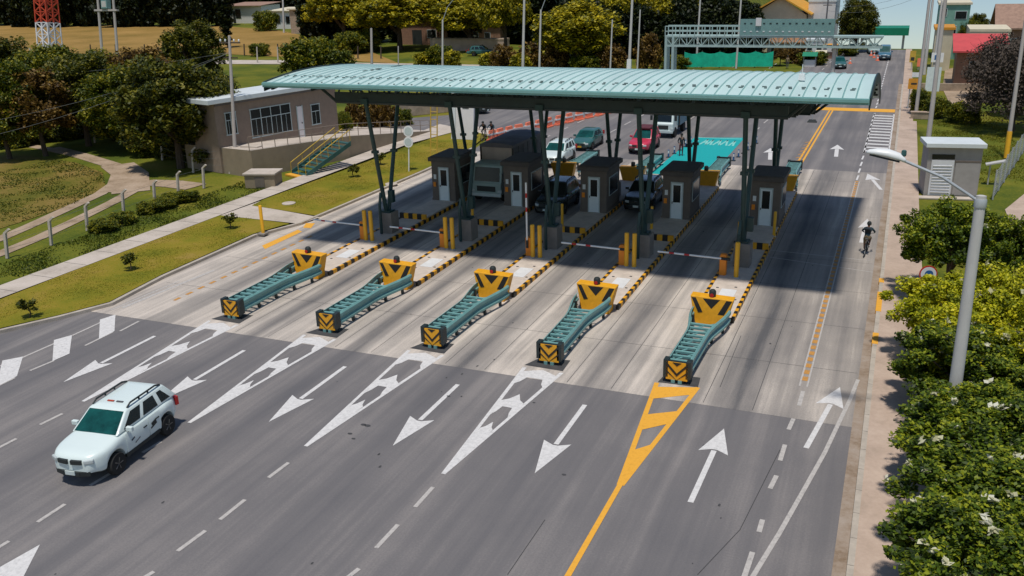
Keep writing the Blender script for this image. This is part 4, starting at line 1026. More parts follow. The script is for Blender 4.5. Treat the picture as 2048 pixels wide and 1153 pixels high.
for sx in (-.95, .0, .95):
    mb = MB().m('handrail_yellow'); a = sn*sx; b_ = sdir*run+sn*sx+Vector((0, 0, rise))
    for hz in (.9,): mb.tube(a+Vector((0, 0, hz)), b_+Vector((0, 0, hz)), .035, n=6)
    for t in np.linspace(0, 1, 5): p = a.lerp(b_, t); mb.tube(p, p+Vector((0, 0, .9)), .025, n=6)
    mb.build('handrail', None, st_)
MB().m('yellow_paint').box(sdir*-.35+Vector((0, 0, .06)), (1.9, .5, .12), rz=math.atan2(sdir.y, sdir.x)-math.pi/2).build('bottom_step', None, st_)
v = P(521, 377); kx = empty('utility_kiosk', (v.x, v.y, 0), 'small beige block kiosk with a pale flat lid beside the path', 'kiosk', rz=.3)
MB().m('terrace_wall').span(-1.1, 1.1, 0, 1.6, 0, .95).build('wall', None, kx); MB().m('path_concrete').span(-1.2, 1.2, -.1, 1.7, .951, 1.08).build('lid', None, kx, bevel=.02)
MB().m('booth_wall').span(-.35, .35, -.03, -.004, .1, .8).build('hatch', None, kx)
v = P(508, 346); mb = MB().m('pavement_pink').box((0, 0, 1.0), (.45, .45, 2.0)).m('path_concrete').box((0, 0, 2.05), (1.6, .6, .1)).box((-.9, .2, .1), (2.4, 1.2, .12))
thing1(mb, 'gate_pier', 'pink rendered pier with a slab cap at the terrace corner', 'pier', (v.x, v.y, 0))
v = P(230, 285); mb = MB().m('wall_stone').box((0, 0, .7), (26, .25, 1.4)).m('path_concrete').box((0, 0, 1.44), (26, .4, .08))
thing1(mb, 'yard_wall', 'low dim yard wall behind the roadside trees on the left', 'wall', (v.x-2, v.y+8, 0), rz=.12)

# ------------------------------------------------------------------ POLES, POSTS, WIRES
def plumb_h(base, py):
    up = Vector((0, TILT, 1)).normalized(); lo, hi = 0., 40.
    for _ in range(40):
        mid = (lo+hi)/2
        if proj(Vector(base)+up*mid)[1] > py: lo = mid
        else: hi = mid
    return lo
UPT = Vector((0, TILT, 1)).normalized()
def pole(px, py, top, label, name='utility_pole', r0=.17, r1=.11, mat='pole_concrete', h=None, extra=None, group='utility poles', base=None, cat='pole'):
    v = base if base is not None else P(px, py); hh = h or plumb_h(v, top)
    r = empty(name, (v.x, v.y, H(v.x, v.y)), label, cat, group, plumb=True)
    MB().m(mat).lathe([(r0, 0), (r0+(r1-r0)*.5, hh*.5), (r1, hh), (r1*.5, hh+.02)], 12).build('post', None, r, smooth=True)
    if extra: extra(r, hh)
    return r, hh, v
def arms(r, hh):
    MB().m('bark').box((0, 0, hh-.5), (1.9, .1, .1)).build('crossarm', None, r); MB().m('bark').box((0, 0, hh-1.6), (1.3, .1, .1)).build('crossarm', None, r)
    mb = MB().m('white_plastic')
    for x in (-.85, -.4, .4, .85): mb.lathe([(.03, 0), (.06, .05), (.06, .14), (.03, .2)], 8, c=(x, 0, hh-.44))
    mb.build('insulator', None, r)
def lampL(r, hh):
    MB().m('galvanised').path([(0, 0, hh-.2), (-.5, 0, hh+.25), (-1.5, 0, hh+.5)], .04).build('arm', None, r)
    MB().m('white_plastic').box((-1.8, 0, hh+.5), (.75, .22, .12), taper=.7).build('lamp_head', None, r)
def lampR(r, hh):
    MB().m('galvanised').path([(0, 0, hh-.2), (.7, 0, hh+1.6), (1.6, 0, hh+2.6)], .05).build('arm', None, r)
    MB().m('white_plastic').box((1.9, 0, hh+2.65), (.8, .24, .12), taper=.7).build('lamp_head', None, r)
def xfmr(r, hh):
    MB().m('sign_back').lathe([(.3, 0), (.32, .1), (.32, .7), (.2, .8)], 12, c=(-.45, 0, hh-1.5)).build('transformer', None, r, smooth=True)
    arms(r, hh)
PL = [pole(472, 346, 72, 'slim concrete pole before the office building', extra=arms, r0=.16, r1=.10),
      pole(1856, 284, 0, 'tall concrete pole beside the white roofed cabin', h=13, r0=.20, r1=.13, extra=arms),
      pole(1831, 236, 0, 'tall concrete pole by the yellow road sign, nearest the footway', h=12.5, r0=.17, r1=.11, extra=xfmr),
      pole(2012, 317, 0, 'tall pole with a yellow painted foot before the bare bush', h=12, r0=.16, r1=.11),
      pole(1848, 150, 0, 'far concrete pole behind the white roadside signs', h=12, r0=.2, r1=.13, extra=arms, mat='pole_pale'),
      pole(1843, 128, 0, 'farthest concrete pole in the right hand row', h=12, r0=.2, r1=.13, extra=arms, mat='pole_pale'),
      pole(1866, 150, 0, 'pale pole right of the far white signs', h=9, r0=.16, r1=.11, mat='pole_pale'),
      pole(1047, 150, 0, 'pale pole above the canopy left of the slim street lamp', h=11, r0=.2, r1=.14, mat='pole_pale', base=P(1045, 165)),
      pole(1260, 150, 0, 'pale pole above the canopy carrying a white box', h=12, r0=.2, r1=.14, mat='pole_pale', base=P(1257, 160)),
      pole(1223, 130, 40, 'thin pole in front of the yellow tree', r0=.12, r1=.09, mat='pole_pale', base=P(1220, 150)),
      pole(1278, 130, 20, 'thin pole right of the white boxed pole', r0=.12, r1=.09, mat='pole_pale', base=P(1274, 150)),
      pole(1398, 130, 0, 'thin pole behind the green netting', h=12, r0=.15, r1=.1, mat='pole_pale', base=P(1392, 135)),
      pole(1480, 130, 0, 'thin pole left of the gantry sign panel', h=12, r0=.15, r1=.1, mat='pole_pale', base=P(1472, 138)),
      pole(743, 132, 57, 'short grey pole behind the left end of the canopy', r0=.2, r1=.16, mat='pole_concrete', base=P(744, 150)),
      pole(796, 132, 93, 'low thin post beyond the canopy left of the lamp', r0=.1, r1=.08, mat='pole_concrete', base=P(797, 150)),
      pole(566, 66, 0, 'pale pole before the stone house', h=9, r0=.25, r1=.2, mat='pole_pale', base=P(568, 66)),
      pole(400, 50, 0, 'pale pole at the edge of the dark wood', h=9, r0=.25, r1=.2, mat='pole_pale', base=P(402, 50)),
      pole(384, 50, 0, 'second pale pole at the edge of the dark wood', h=9, r0=.22, r1=.18, mat='pole_pale', base=P(386, 50)),
      pole(1640, 40, 0, 'dark pole with a cross bar before the white building', h=9, r0=.14, r1=.1, mat='cloth_grey', base=P(1646, 110), extra=arms)]
mb = MB().m('white_plastic').box((0, 0, 1.4), (.55, .4, 2.4)); r_ = PL[8][0]; mb.build('meter_box', None, r_)
MB().m('bollard_yellow').lathe([(.18, .02), (.178, 2.0)], 12).build('foot_band', None, PL[3][0])
pole(886, 150, 40, 'street lamp with a leaning arm above the canopy', 'street_lamp', .16, .11, 'pole_pale', extra=lampR, group='street lamps', base=P(885, 160), cat='street lamp')
pole(1080, 150, 20, 'street lamp above the canopy right of the pale pole', 'street_lamp', .16, .11, 'pole_pale', extra=lampR, group='street lamps', base=P(1078, 165), cat='street lamp')
# great street lamp in the right foreground
v = P(1891, 915)
lp, hh, _ = pole(0, 0, 392, 'tall tapering concrete lamp post rising through the roadside trees on the right', 'street_lamp', .205, .145, 'pole_pale', base=v, group='street lamps', cat='street lamp')
tp = v+UPT*hh; loc = lambda q: Vector((q.x-v.x, (q.y-v.y)*math.cos(math.atan(TILT))-(q.z)*math.sin(math.atan(TILT)), (q.y-v.y)*math.sin(math.atan(TILT))+q.z*math.cos(math.atan(TILT))))
hd = loc(PY(1808, 322, tp.y)); he = loc(PY(1733, 304, tp.y))
MB().m('galvanised').lathe([(.165, 0), (.175, .05), (.175, .2), (.165, .25)], 14, c=(0, 0, hh-.35)).path([(0, 0, hh-.2), hd*.5+Vector((0, 0, hh-.2))*.5+Vector((0, 0, .12)), hd], .045, 8).build('arm', None, lp, smooth=True)
dv = (he-hd); L_ = dv.length; ax = dv.normalized(); sd_ = Vector((0, 1, 0)); up_ = ax.cross(sd_); up_ = up_ if up_.z > 0 else -up_
mb = MB().m('white_plastic'); rings = []
for t, w_, h_, dz in ((-.05, .05, .04, 0), (0, .12, .10, 0), (.15, .17, .17, .02), (.45, .20, .20, .03), (.75, .19, .15, .02), (.95, .13, .09, 0), (1, .06, .04, 0)):
    c = hd+ax*(L_*t); rings.append([c+sd_*(w_*math.cos(a))+up_*((h_ if math.sin(a) > 0 else .05)*math.sin(a)+dz) for a in np.linspace(0, 2*math.pi, 13)[:-1]])
mb.loft(rings); hdo = mb.build('lamp_head', None, lp, smooth=True, angle=60)
MB().m('stair_teal').lathe([(.06, 0), (.075, .05), (.07, .16), (.03, .19)], 10, c=hd+up_*.12+ax*.05).build('photocell', None, hdo)
MB().m('plastic_dark').box(hd+ax*(L_*.5)-up_*.06, (L_*.8, .22, .04), ry=-math.atan2(ax.z, ax.x) if ax.x > 0 else math.atan2(ax.z, -ax.x)).build('lamp_glass', None, hdo)
# far slim mast on the median and small lamp on the canopy roof
v = P(1624, 245); mb = MB().m('plastic_dark').box((0, 0, .12), (.9, .5, .24), taper=.6).m('galvanised').tube((0, 0, .2), (0, 0, 3.9), .035)
thing1(mb, 'flag_mast', 'slim mast on a black foot behind the right end of the canopy', 'mast', (v.x, v.y, .01))
v = Vector((-4.15, 43.4, zroof(43.4))); mb = MB().m('white_plastic').box((0, 0, .16), (.3, .3, .26), taper=.75).tube((0, 0, .25), (0, 0, .7), .02)
thing1(mb, 'roof_antenna', 'small white antenna box on the right part of the canopy roof', 'antenna', v+Vector((0, 0, .03)))
# H frame transformer and lattice tower
v = P(222, 140); hf = empty('transformer_frame', (v.x, v.y, 0), 'H shaped pair of concrete poles carrying a pale transformer above the trees', 'transformer', plumb=True)
sc = 1/ppm(v)
dxp = 40*sc
for x in (-dxp/2, dxp/2): MB().m('pole_concrete').tube((x, 0, 0), (x, 0, 13), .24, .18, 10).build('post', None, hf, smooth=True)
zz = plumb_h(v, 21); MB().m('pole_concrete').box((0, 0, zz), (dxp*1.45, .5, .28)).build('platform', None, hf)
MB().m('sign_back').box((0, 0, zz+.9), (1.2, .9, 1.3)).m('pole_pale').box((0, -.46, .9+zz), (.9, .04, .9)).build('transformer', None, hf, bevel=.05)
v = P(102, 116); tw = empty('radio_tower', (v.x, v.y, 0), 'red and white lattice radio tower behind the trees on the left', 'tower', plumb=True)
sc = 1/ppm(v)
tz = plumb_h(v, 46)
for zz0, zz1, mt in ((0, tz, 'tower_white'), (tz, tz*1.9, 'tower_red'), (tz*1.9, tz*2.6, 'tower_white')):
    mb = MB().m(mt); wz_ = lambda z: 16*sc-.02*z*.55
    for k in range(3):
        za, zb2 = zz0+(zz1-zz0)*k/3, zz0+(zz1-zz0)*(k+1)/3; a, b_ = wz_(za), wz_(zb2)
        cA = [(-a, -a), (a, -a), (a, a), (-a, a)]; cB = [(-b_, -b_), (b_, -b_), (b_, b_), (-b_, b_)]
        for j in range(4):
            n_ = (j+1) % 4; mb.tube((*cA[j], za), (*cB[j], zb2), .14, n=5); mb.tube((*cA[j], za), (*cB[n_], zb2), .13, n=4); mb.tube((*cA[n_], za), (*cB[j], zb2), .09, n=4); mb.tube((*cB[j], zb2), (*cB[n_], zb2), .09, n=4)
            m_ = lambda q, w_: ((q[j][0]+q[n_][0])/2, (q[j][1]+q[n_][1])/2, w_)
            mb.tube(m_(cA, za), m_(cB, zb2), .16, n=5)
    mb.build('lattice', None, tw)
# bent concrete fence posts
fp0 = None
def fpost(px, py, hpx, label, group='bent concrete fence posts on the left'):
    global fp0
    v = P(px, py); h = hpx/ppm(v)/.96
    if fp0 is None:
        fp0 = MB().m('post_concrete').box((0, 0, .85), (.13, .13, 1.7)).box((.12, 0, 1.82), (.12, .12, .42), ry=.75).build('fence_post'); fp0.rotation_mode = 'ZYX'; o = fp0
    else: o = fp0.copy(); COL.objects.link(o)
    o.location = v; o.scale = (1.1, 1.1, h/2.0); o.rotation_euler = (-TILT, 0, rnd.uniform(-.3, .3)); tag(o, label, 'fence post', group)
    return v, h
FPa = [fpost(*q[:3], 'bent concrete post of the near wire fence, '+q[3]) for q in ((15, 517, 58, 'at the left edge of the view'), (103, 491, 56, 'second from the left edge'), (175, 462, 56, 'before the fork of the dirt track'), (248, 432, 52, 'below the fork of the dirt track'), (310, 408, 46, 'at the bend of the dirt track'), (357, 390, 46, 'right of the dirt track bend'), (408, 377, 46, 'rightmost by the path'))]
FPb = [fpost(*q[:3], 'concrete post of the yard fence, '+q[3]) for q in ((137, 279, 44, 'under the left trees'), (190, 286, 42, 'beside the leaning trunk'), (263, 298, 40, 'below the low wall'), (325, 321, 44, 'left of the dark trunk'), (387, 346, 50, 'right of the dark trunk'), (460, 348, 52, 'beside the slim pole'))]
def wires(name, label, A, B, hts, sag, r=.012, n=10, group=None, cat='wire', mat='wire'):
    mb = MB().m(mat)
    for (a, b_) in hts:
        p, q = Vector(A)+UPT*a, Vector(B)+UPT*b_
        mb.path([p.lerp(q, t)-Vector((0, 0, sag*4*t*(1-t))) for t in np.linspace(0, 1, n)], r, 4)
    return thing1(mb, name, label, cat, group=group)
for S_, nm in ((FPa, 'near wire fence'), (FPb, 'yard fence')):
    mb = MB().m('wire')
    for (a, ha), (b_, hb) in zip(S_[:-1], S_[1:]):
        for k in (.3, .55, .8): mb.tube(a+UPT*(ha*k), b_+UPT*(hb*k), .008, n=4)
    thing1(mb, 'fence_wire', 'thin barbed wires strung along the '+nm, 'fence wire')
v = P(527, 472); yp = empty('marker_post', (v.x, v.y, .10), 'yellow marker post on a small concrete foot at the verge corner', 'post')
MB().m('bollard_yellow').lathe([(.1, 0), (.1, 1.7), (.08, 1.74)], 12).build('post', None, yp, smooth=True); MB().m('plinth').box((0, 0, .04), (.5, .5, .1)).build('foot', None, yp)
v = P(818, 346); sg = empty('round_sign', (v.x, v.y, .1), 'two pale round sign discs one above the other on a white post in the verge', 'road sign', plumb=True)
MB().m('white_plastic').tube((0, 0, 0), (0, 0, 3.2), .045).build('post', None, sg)
for z, r_ in ((3.0, .42), (2.2, .40)): MB().m('white_plastic').lathe([(r_, -.02), (r_, .02)], 20, 'y', (0, -.07, z)).m('frame_pale').lathe([(r_*.72, -.006), (r_*.72, .0)], 20, 'y', (0, -.096, z)).build('disc', None, sg)
for px, py in ((865, 330), (880, 333)):
    pass
v = P(868, 330); mb = MB().m('handrail_yellow')
for x in (-.28, .28): mb.tube((x, 0, 0), (x, 0, 5.4), .05)
for k in range(9): mb.tube((-.28, 0, .5+k*.58), (.28, 0, .5+k*.58), .03, n=5)
thing1(mb, 'ladder_mast', 'thin yellow brown lattice mast beside the first booth', 'mast', (v.x, v.y, .1), plumb=True)
v = P(930, 282); tt = empty('totem_sign', (v.x, v.y, .1), 'tall white totem board with a turquoise panel behind the booths', 'sign board', rz=.0, plumb=True)
MB().m('wall_white').box((0, 0, 2.0), (1.75, .25, 4.0)).build('board', None, tt, bevel=.03); MB().m('pale_teal_paint').box((.12, -.14, 3.35), (.95, .03, 1.0)).m('plastic_dark').box((.1, -.14, 2.75), (.6, .03, .08)).build('panel', None, tt); MB().m('roof_white').box((-1.15, .1, 2.1), (.4, .2, 4.2)).build('side_board', None, tt)
# small shrubs' stand-ins, manhole covers and drain in the verge
for px, py, l in ((578, 411, 'pale round manhole cover in the verge before the walkway'), (783, 372, 'pale concrete slab at the kerb behind the left column')):
    v = P(px, py); thing1(MB().m('path_concrete').lathe([(.45, 0), (.45, .05), (.38, .07)], 18), 'manhole_cover', l, 'manhole cover', (v.x, v.y, .11))
v = P(850, 234); thing1(MB().m('wall_stone').box((0, 0, .75), (9, .4, 1.5)).m('path_concrete').box((0, 0, 1.54), (9.1, .5, .08)), 'yard_wall', 'grey stone yard wall behind the left columns beyond the side road', 'wall', (v.x, v.y+2.5, 0), rz=.9)
# orange barriers
bar = None
for k in range(18):
    a, b_ = P(985, 281), P(1310, 206); p = a.lerp(b_, (k/17)**1.15)
    if bar is None:
        bar = MB().m('orange_cone').box((0, 0, .45), (1.0, .28, .9), taper=.75).box((0, 0, .06), (1.1, .5, .12)).m('white_plastic').box((0, 0, .55), (1.01, .27, .14)).build('plastic_barrier'); o = bar
    else: o = bar.copy(); COL.objects.link(o)
    o.location = (p.x, p.y, .01); o.rotation_euler = (0, 0, 1.25+rnd.uniform(-.25, .25)); tag(o, 'orange plastic barrier in the row dividing the side road', 'barrier', 'orange barriers along the side road')

# ------------------------------------------------------------------ TREES AND PLANTS
RN = np.random.default_rng(11)
def leaf_mesh(name, cen, size, mats, mi=None, up=.35):
    """many small separate leaf quads"""
    n = len(cen); a = RN.normal(size=(n, 3)); a /= np.linalg.norm(a, axis=1)[:, None]
    nrm = RN.normal(size=(n, 3)); nrm[:, 2] = np.abs(nrm[:, 2])+up; nrm /= np.linalg.norm(nrm, axis=1)[:, None]
    a -= nrm*(a*nrm).sum(1)[:, None]; a /= np.linalg.norm(a, axis=1)[:, None]; b = np.cross(nrm, a)
    s = size*(.6+.8*RN.random(n))[:, None]; l = s*.62; w = s*.34
    v = np.empty((n, 4, 3)); v[:, 0] = cen-a*l; v[:, 1] = cen-b*w-a*l*.1; v[:, 2] = cen+a*l; v[:, 3] = cen+b*w-a*l*.1
    me = bpy.data.meshes.new(name); me.vertices.add(4*n); me.vertices.foreach_set('co', v.reshape(-1))
    me.loops.add(4*n); me.loops.foreach_set('vertex_index', np.arange(4*n, dtype=np.int32))
    me.polygons.add(n); me.polygons.foreach_set('loop_start', np.arange(0, 4*n, 4, dtype=np.int32)); me.polygons.foreach_set('loop_total', np.full(n, 4, dtype=np.int32))
    for q in mats: me.materials.append(MATS[q])
    if mi is not None: me.polygons.foreach_set('material_index', mi.astype(np.int32))
    me.update(); me.validate(); return me
def crown_pts(rad, zc, clumps, per, cr, low=-.55, shell=.5):
    """leaf centres gathered in clumps through an ellipsoid; denser towards its skin"""
    pts = []
    rad = np.array(rad)
    while len(pts) < clumps:
        d = RN.normal(size=3); d /= np.linalg.norm(d)
        if d[2] < low: continue
        r = (shell+(1-shell)*RN.random())**.6 if RN.random() < .8 else RN.random()**.5
        c = d*r*rad*(.82+.3*RN.random()); c[2] += zc
        k = int(per*(.5+RN.random())); q = RN.normal(size=(k, 3)); q /= np.maximum(1e-6, np.linalg.norm(q, axis=1)[:, None]); q *= (RN.random(k)**.45)[:, None]*cr*(.6+.8*RN.random())
        q[:, 2] *= .7; pts.append(c+q)
    return np.concatenate(pts)
TREES = {}
def tree_proto(key, leafmat, rad, zc, clumps, per, cr, leaf, trunk=(.16, .07), limbs=6, low=-.55, flowers=0, petal=None, seed=0, shell=.5, barkm='bark', twigs=0):
    rd = random.Random(seed+len(key))
    mb = MB().m(barkm); segs = [((0, 0, -.05), (.08, .03, zc*.45)), ((.08, .03, zc*.45), (-.03, .05, zc*.95))]
    mb.tube(segs[0][0], segs[0][1], trunk[0], (trunk[0]+trunk[1])/2, 8).tube(segs[1][0], segs[1][1], (trunk[0]+trunk[1])/2, trunk[1], 8)
    for k in range(limbs):
        t = 2*math.pi*k/max(1, limbs)+rd.random(); z0 = zc*(.35+.4*rd.random()); d = .55+.3*rd.random()
        p1 = Vector((rad[0]*d*.5*math.cos(t), rad[1]*d*.5*math.sin(t), z0+(zc-z0)*.6+rad[2]*.1)); p2 = Vector((rad[0]*d*math.cos(t), rad[1]*d*math.sin(t), zc+rad[2]*(.1+.45*rd.random())))
        mb.tube((.05, .03, z0), p1, trunk[1]*.75, trunk[1]*.5, 6).tube(p1, p2, trunk[1]*.5, trunk[1]*.2, 5)
        for q in range(twigs):
            u = rd.random(); s = p1.lerp(p2, u); e = s+Vector((rd.uniform(-1, 1)*rad[0]*.5, rd.uniform(-1, 1)*rad[1]*.5, rd.uniform(.0, .8)*rad[2]*.7)); mb.tube(s, e, trunk[1]*.22, trunk[1]*.07, 4)
    ob = mb.build('trunk', fix=False); tmesh = ob.data; bpy.data.objects.remove(ob)
    pts = crown_pts(rad, zc, clumps, per, cr, low, shell)
    cm = leaf_mesh('crown', pts, leaf, [leafmat], up=.8); fm = None
    if flowers:
        sel = pts[RN.integers(0, len(pts), flowers*6)]; dv = (sel-np.array([0, 0, zc]))/np.array(rad); rr_ = np.linalg.norm(dv, axis=1); sel = sel[rr_ > .8][:flowers]
        fl = np.concatenate([s+RN.normal(size=(9, 3))*.045+np.array([0, 0, .06]) for s in sel]); fm = leaf_mesh('flowers', fl, .17, ['petal'])
    TREES[key] = (tmesh, cm, fm, zc+rad[2], 2*rad[0])
def tree(key, loc, label, s=1., sz=None, cat='tree', name='tree', group=None, rz=None):
    tmesh, cm, fm, hh, ww = TREES[key]
    r = empty(name, loc, label, cat, group, rnd.uniform(0, 6.28) if rz is None else rz); r.scale = (s, s, sz or s)
    for nm, me in (('trunk', tmesh), ('crown', cm), ('flowers', fm)):  # blossoms nobody could count
        if me is None: continue
        o = bpy.data.objects.new(nm, me); COL.objects.link(o); o.parent = r; KID.setdefault(r.name, []).append(o)
        if nm == 'flowers': o['kind'] = 'stuff'
    return r
def tree_px(key, px, by, top, wpx, label, cat='tree', name='tree', group=None, back=0., z=None):
    """a tree of the width and height it has in the photograph, rooted at pixel (px, by)"""
    v = P(px, by); k = ppm(v); hh, ww = TREES[key][3], TREES[key][4]
    s = wpx/k/ww/1.08; sz = (by-top)/k/.97/hh
    return tree(key, (v.x, v.y, H(v.x, v.y) if z is None else z), label, s, sz, cat, name, group)
# near flowering trees on the right
tree_proto('flowering_a', 'leaf_fore', (2.4, 2.4, 1.6), 2.35, 190, 230, .36, .11, (.15, .08), 7, -.75, 60)
tree_proto('flowering_b', 'leaf_fore', (2.1, 2.3, 1.45), 2.2, 170, 220, .35, .11, (.14, .08), 7, -.75, 45)
tree_proto('lime', 'leaf_lime', (2.4, 2.9, 1.4), 2.05, 200, 220, .37, .11, (.14, .08), 7, -.8, 26)
tree_proto('round_green', 'leaf_fore', (2.1, 2.4, 1.4), 2.5, 180, 220, .37, .115, (.17, .1), 7, -.6, 4)
tree('flowering_a', (3.2, 26.3, 0), 'dark green tree with white flowers nearest the camera on the right', 1.05, .76, name='flowering_tree', rz=.4)
tree('flowering_b', (2.95, 31.2, 0), 'dark green white flowered tree at the foot of the tall lamp post', 1.0, .84, name='flowering_tree', rz=2.)
tree('flowering_b', (3.3, 22.8, 0), 'dark green flowering tree cut by the lower right corner', 1.1, .8, name='flowering_tree', rz=4.)
tree('lime', (3.3, 35.4, 0), 'yellow green bushy tree behind the tall lamp post', 1.0, 1.0, rz=1.)
tree('lime', (5.9, 32.6, 0), 'yellow green bushy tree at the right edge of the view', 1.0, 1.1, rz=3.)
tree('flowering_a', (3.0, 19.8, 0), 'dark flowering tree running off the bottom edge on the right', 1.0, .8, name='flowering_tree', rz=5.)
tree('flowering_a', (5.6, 25.4, 0), 'dark flowering tree filling the lower right edge', 1.0, .85, name='flowering_tree', rz=2.5)
tree('lime', (5.2, 36.6, 0), 'yellow green bushy tree behind the one at the right edge', 1.0, 1.05, rz=4.4)
tree('lime', (3.5, 32.9, 0), 'yellow green bushy tree merging with the flowering trees at the lamp post', .85, .85, rz=5.2)
tree('round_green', (2.75, 43.0, 0), 'round green tree beside the footway with a dark bare trunk', 1.0, 1.12, rz=.2)
tree('round_green', (5.2, 42.6, 0), 'round green tree right of the lamp post before the pale yard', .9, 1.05, rz=2.2)
tree('flowering_b', (6.2, 29.0, 0), 'dark green flowering tree against the right edge of the view', 1.0, .9, rz=1.2)
# middle distance and far trees
tree_proto('broad_dark', 'leaf_mid', (3.6, 3.6, 3.2), 3.8, 190, 190, .8, .22, (.28, .14), 7, -.85)
tree_proto('broad_olive', 'leaf_dark', (3.4, 3.6, 3.3), 4.0, 190, 190, .8, .22, (.28, .14), 7, -.8, seed=3)
tree_proto('rust_tree', 'leaf_rust', (2.6, 2.6, 2.4), 3.2, 100, 140, .7, .2, (.2, .1), 6, -.5, seed=5)
tree_proto('dome', 'leaf_dark', (3.2, 3.2, 3.0), 3.0, 170, 150, .7, .24, (.3, .15), 5, -.8, shell=.75)
tree_proto('bush', 'leaf_mid', (2.0, 2.0, 1.4), 1.0, 100, 110, .5, .19, (.1, .06), 6, -.6)
tree_proto('shrub_rust', 'leaf_rust', (1.6, 1.6, 1.2), .95, 60, 55, .5, .26, (.08, .05), 6, -.6)
tree_proto('shrub_yellow', 'leaf_yellow', (1.6, 1.6, 1.2), .95, 60, 55, .5, .26, (.08, .05), 6, -.6)
tree_proto('yellow_tree', 'leaf_yellow', (4.2, 4.2, 3.8), 5.0, 170, 120, .95, .36, (.35, .18), 8, -.65)
tree_proto('yellow_wide', 'leaf_yellow', (4.8, 4.6, 3.0), 5.0, 150, 120, 1.0, .36, (.35, .18), 8, -.5, seed=2)
tree_proto('forest_a', 'leaf_forest', (4.5, 4.5, 5.6), 5.3, 200, 62, 1.25, .75, (.4, .2), 6, -1)
tree_proto('forest_b', 'leaf_forest', (4.2, 4.6, 6.0), 5.6, 200, 62, 1.2, .75, (.4, .2), 6, -1, seed=4)
tree_proto('cypress', 'leaf_forest', (1.0, 1.0, 7.0), 7.2, 110, 60, .7, .5, (.25, .1), 2, -1)
tree_proto('bare_bush', 'twig', (2.6, 3.2, 2.2), 2.2, 150, 90, .75, .16, (.12, .08), 14, -.6, barkm='twig', twigs=26)
for key, px, by, top, w, l in (
    ('broad_olive', 362, 336, 128, 215, 'large dark olive tree with a thick dark trunk beside the slim pole'),
    ('broad_dark', 268, 300, 140, 180, 'dark green tree over the low yard wall'),
    ('broad_olive', 178, 292, 120, 175, 'dark tree under the transformer frame'),
    ('rust_tree', 92, 312, 150, 150, 'rust tinged tree over the start of the dirt track'),
    ('broad_dark', 20, 318, 130, 150, 'dark green tree at the left edge of the view'),
    ('broad_dark', 120, 262, 100, 180, 'green tree at the foot of the radio tower'),
    ('broad_olive', 20, 250, 88, 150, 'bushy green tree left of the radio tower'),
    ('rust_tree', 300, 250, 105, 150, 'brownish tree between the transformer frame and the round dark tree'),
    ('broad_dark', 215, 240, 108, 150, 'dark bushy tree right of the radio tower'),
    ('broad_olive', 424, 328, 142, 150, 'dark tree just left of the slim pole')):
    tree_px(key, px, by, top, w, l, group='trees beside the office')
tree_px('dome', 394, 160, 52, 118, 'dense round dark tree before the dry field')
tree_px('bush', 622, 152, 78, 120, 'bushy green tree behind the left end of the canopy')
tree_px('bush', 668, 152, 100, 90, 'smaller green bush right of the bushy tree by the canopy', name='bush', cat='bush')
tree_px('cypress', 457, 96, -30, 20, 'thin dark cypress right of the round dark tree', name='cypress')
tree_px('cypress', 612, 82, -60, 24, 'thin dark cypress before the stone house', name='cypress')
tree_px('bush', 533, 62, 24, 52, 'dark bush between the two white houses', name='bush', cat='bush')
tree_px('yellow_tree', 1152, 138, 16, 168, 'big yellow green tree above the middle of the canopy')
tree_px('yellow_wide', 800, 100, -6, 190, 'yellow green tree before the rust roofed house')
tree_px('yellow_wide', 690, 92, -20, 150, 'yellow tree right of the stone house')
tree_px('yellow_wide', 940, 100, 2, 170, 'orange yellow tree over the parked green car')
tree_px('yellow_wide', 1012, 112, -25, 120, 'yellow tree left of the tall pale pole')
tree_px('yellow_wide', 1250, 112, -15, 120, 'yellow green tree behind the white boxed pole')
tree_px('yellow_tree', 1340, 112, -10, 110, 'dull yellow tree behind the left end of the gantry')
for k, (px, by, top, w, key) in enumerate(((712, 262, 205, 46, 'shrub_rust'), (745, 258, 200, 48, 'shrub_rust'), (776, 255, 205, 44, 'shrub_rust'), (690, 275, 225, 36, 'bush'), (805, 250, 218, 44, 'bush'), (760, 250, 195, 40, 'shrub_yellow'))):
    tree_px(key, px, by, top, w, 'rust and green shrub in the hedge between the canopy columns', 'shrub', 'shrub', 'shrubs of the hedge behind the left column')
for k, px in enumerate(range(-60, 470, 36)):
    tree_px('forest_a' if k % 2 else 'forest_b', px+rnd.uniform(-8, 8), 53+rnd.uniform(-2, 2), -75, 62, 'dark tree in the front row of the wood beyond the dry field', group='trees of the wood beyond the dry field')
for k, px in enumerate(range(-60, 700, 44)):
    tree_px('forest_b' if k % 2 else 'forest_a', px+rnd.uniform(-8, 8), 34+rnd.uniform(-2, 2), -75, 74, 'dark tree in the rear row of the wood beyond the dry field', group='trees of the wood beyond the dry field')
for k, px in enumerate(range(650, 1500, 52)):
    tree_px('forest_a' if k % 2 else 'forest_b', px+rnd.uniform(-10, 10), 84+rnd.uniform(-4, 4), -70+(60 if 1380 < px else 0), 92, 'dark tree in the wood behind the yellow trees', group='trees of the wood behind the canopy')
for k, px in enumerate(range(1100, 1500, 44)):
    tree_px('forest_b' if k % 2 else 'forest_a', px, 116, 8+rnd.uniform(-12, 30), 70, 'dark tree right behind the gantry and the pale poles', group='dark trees behind the gantry')
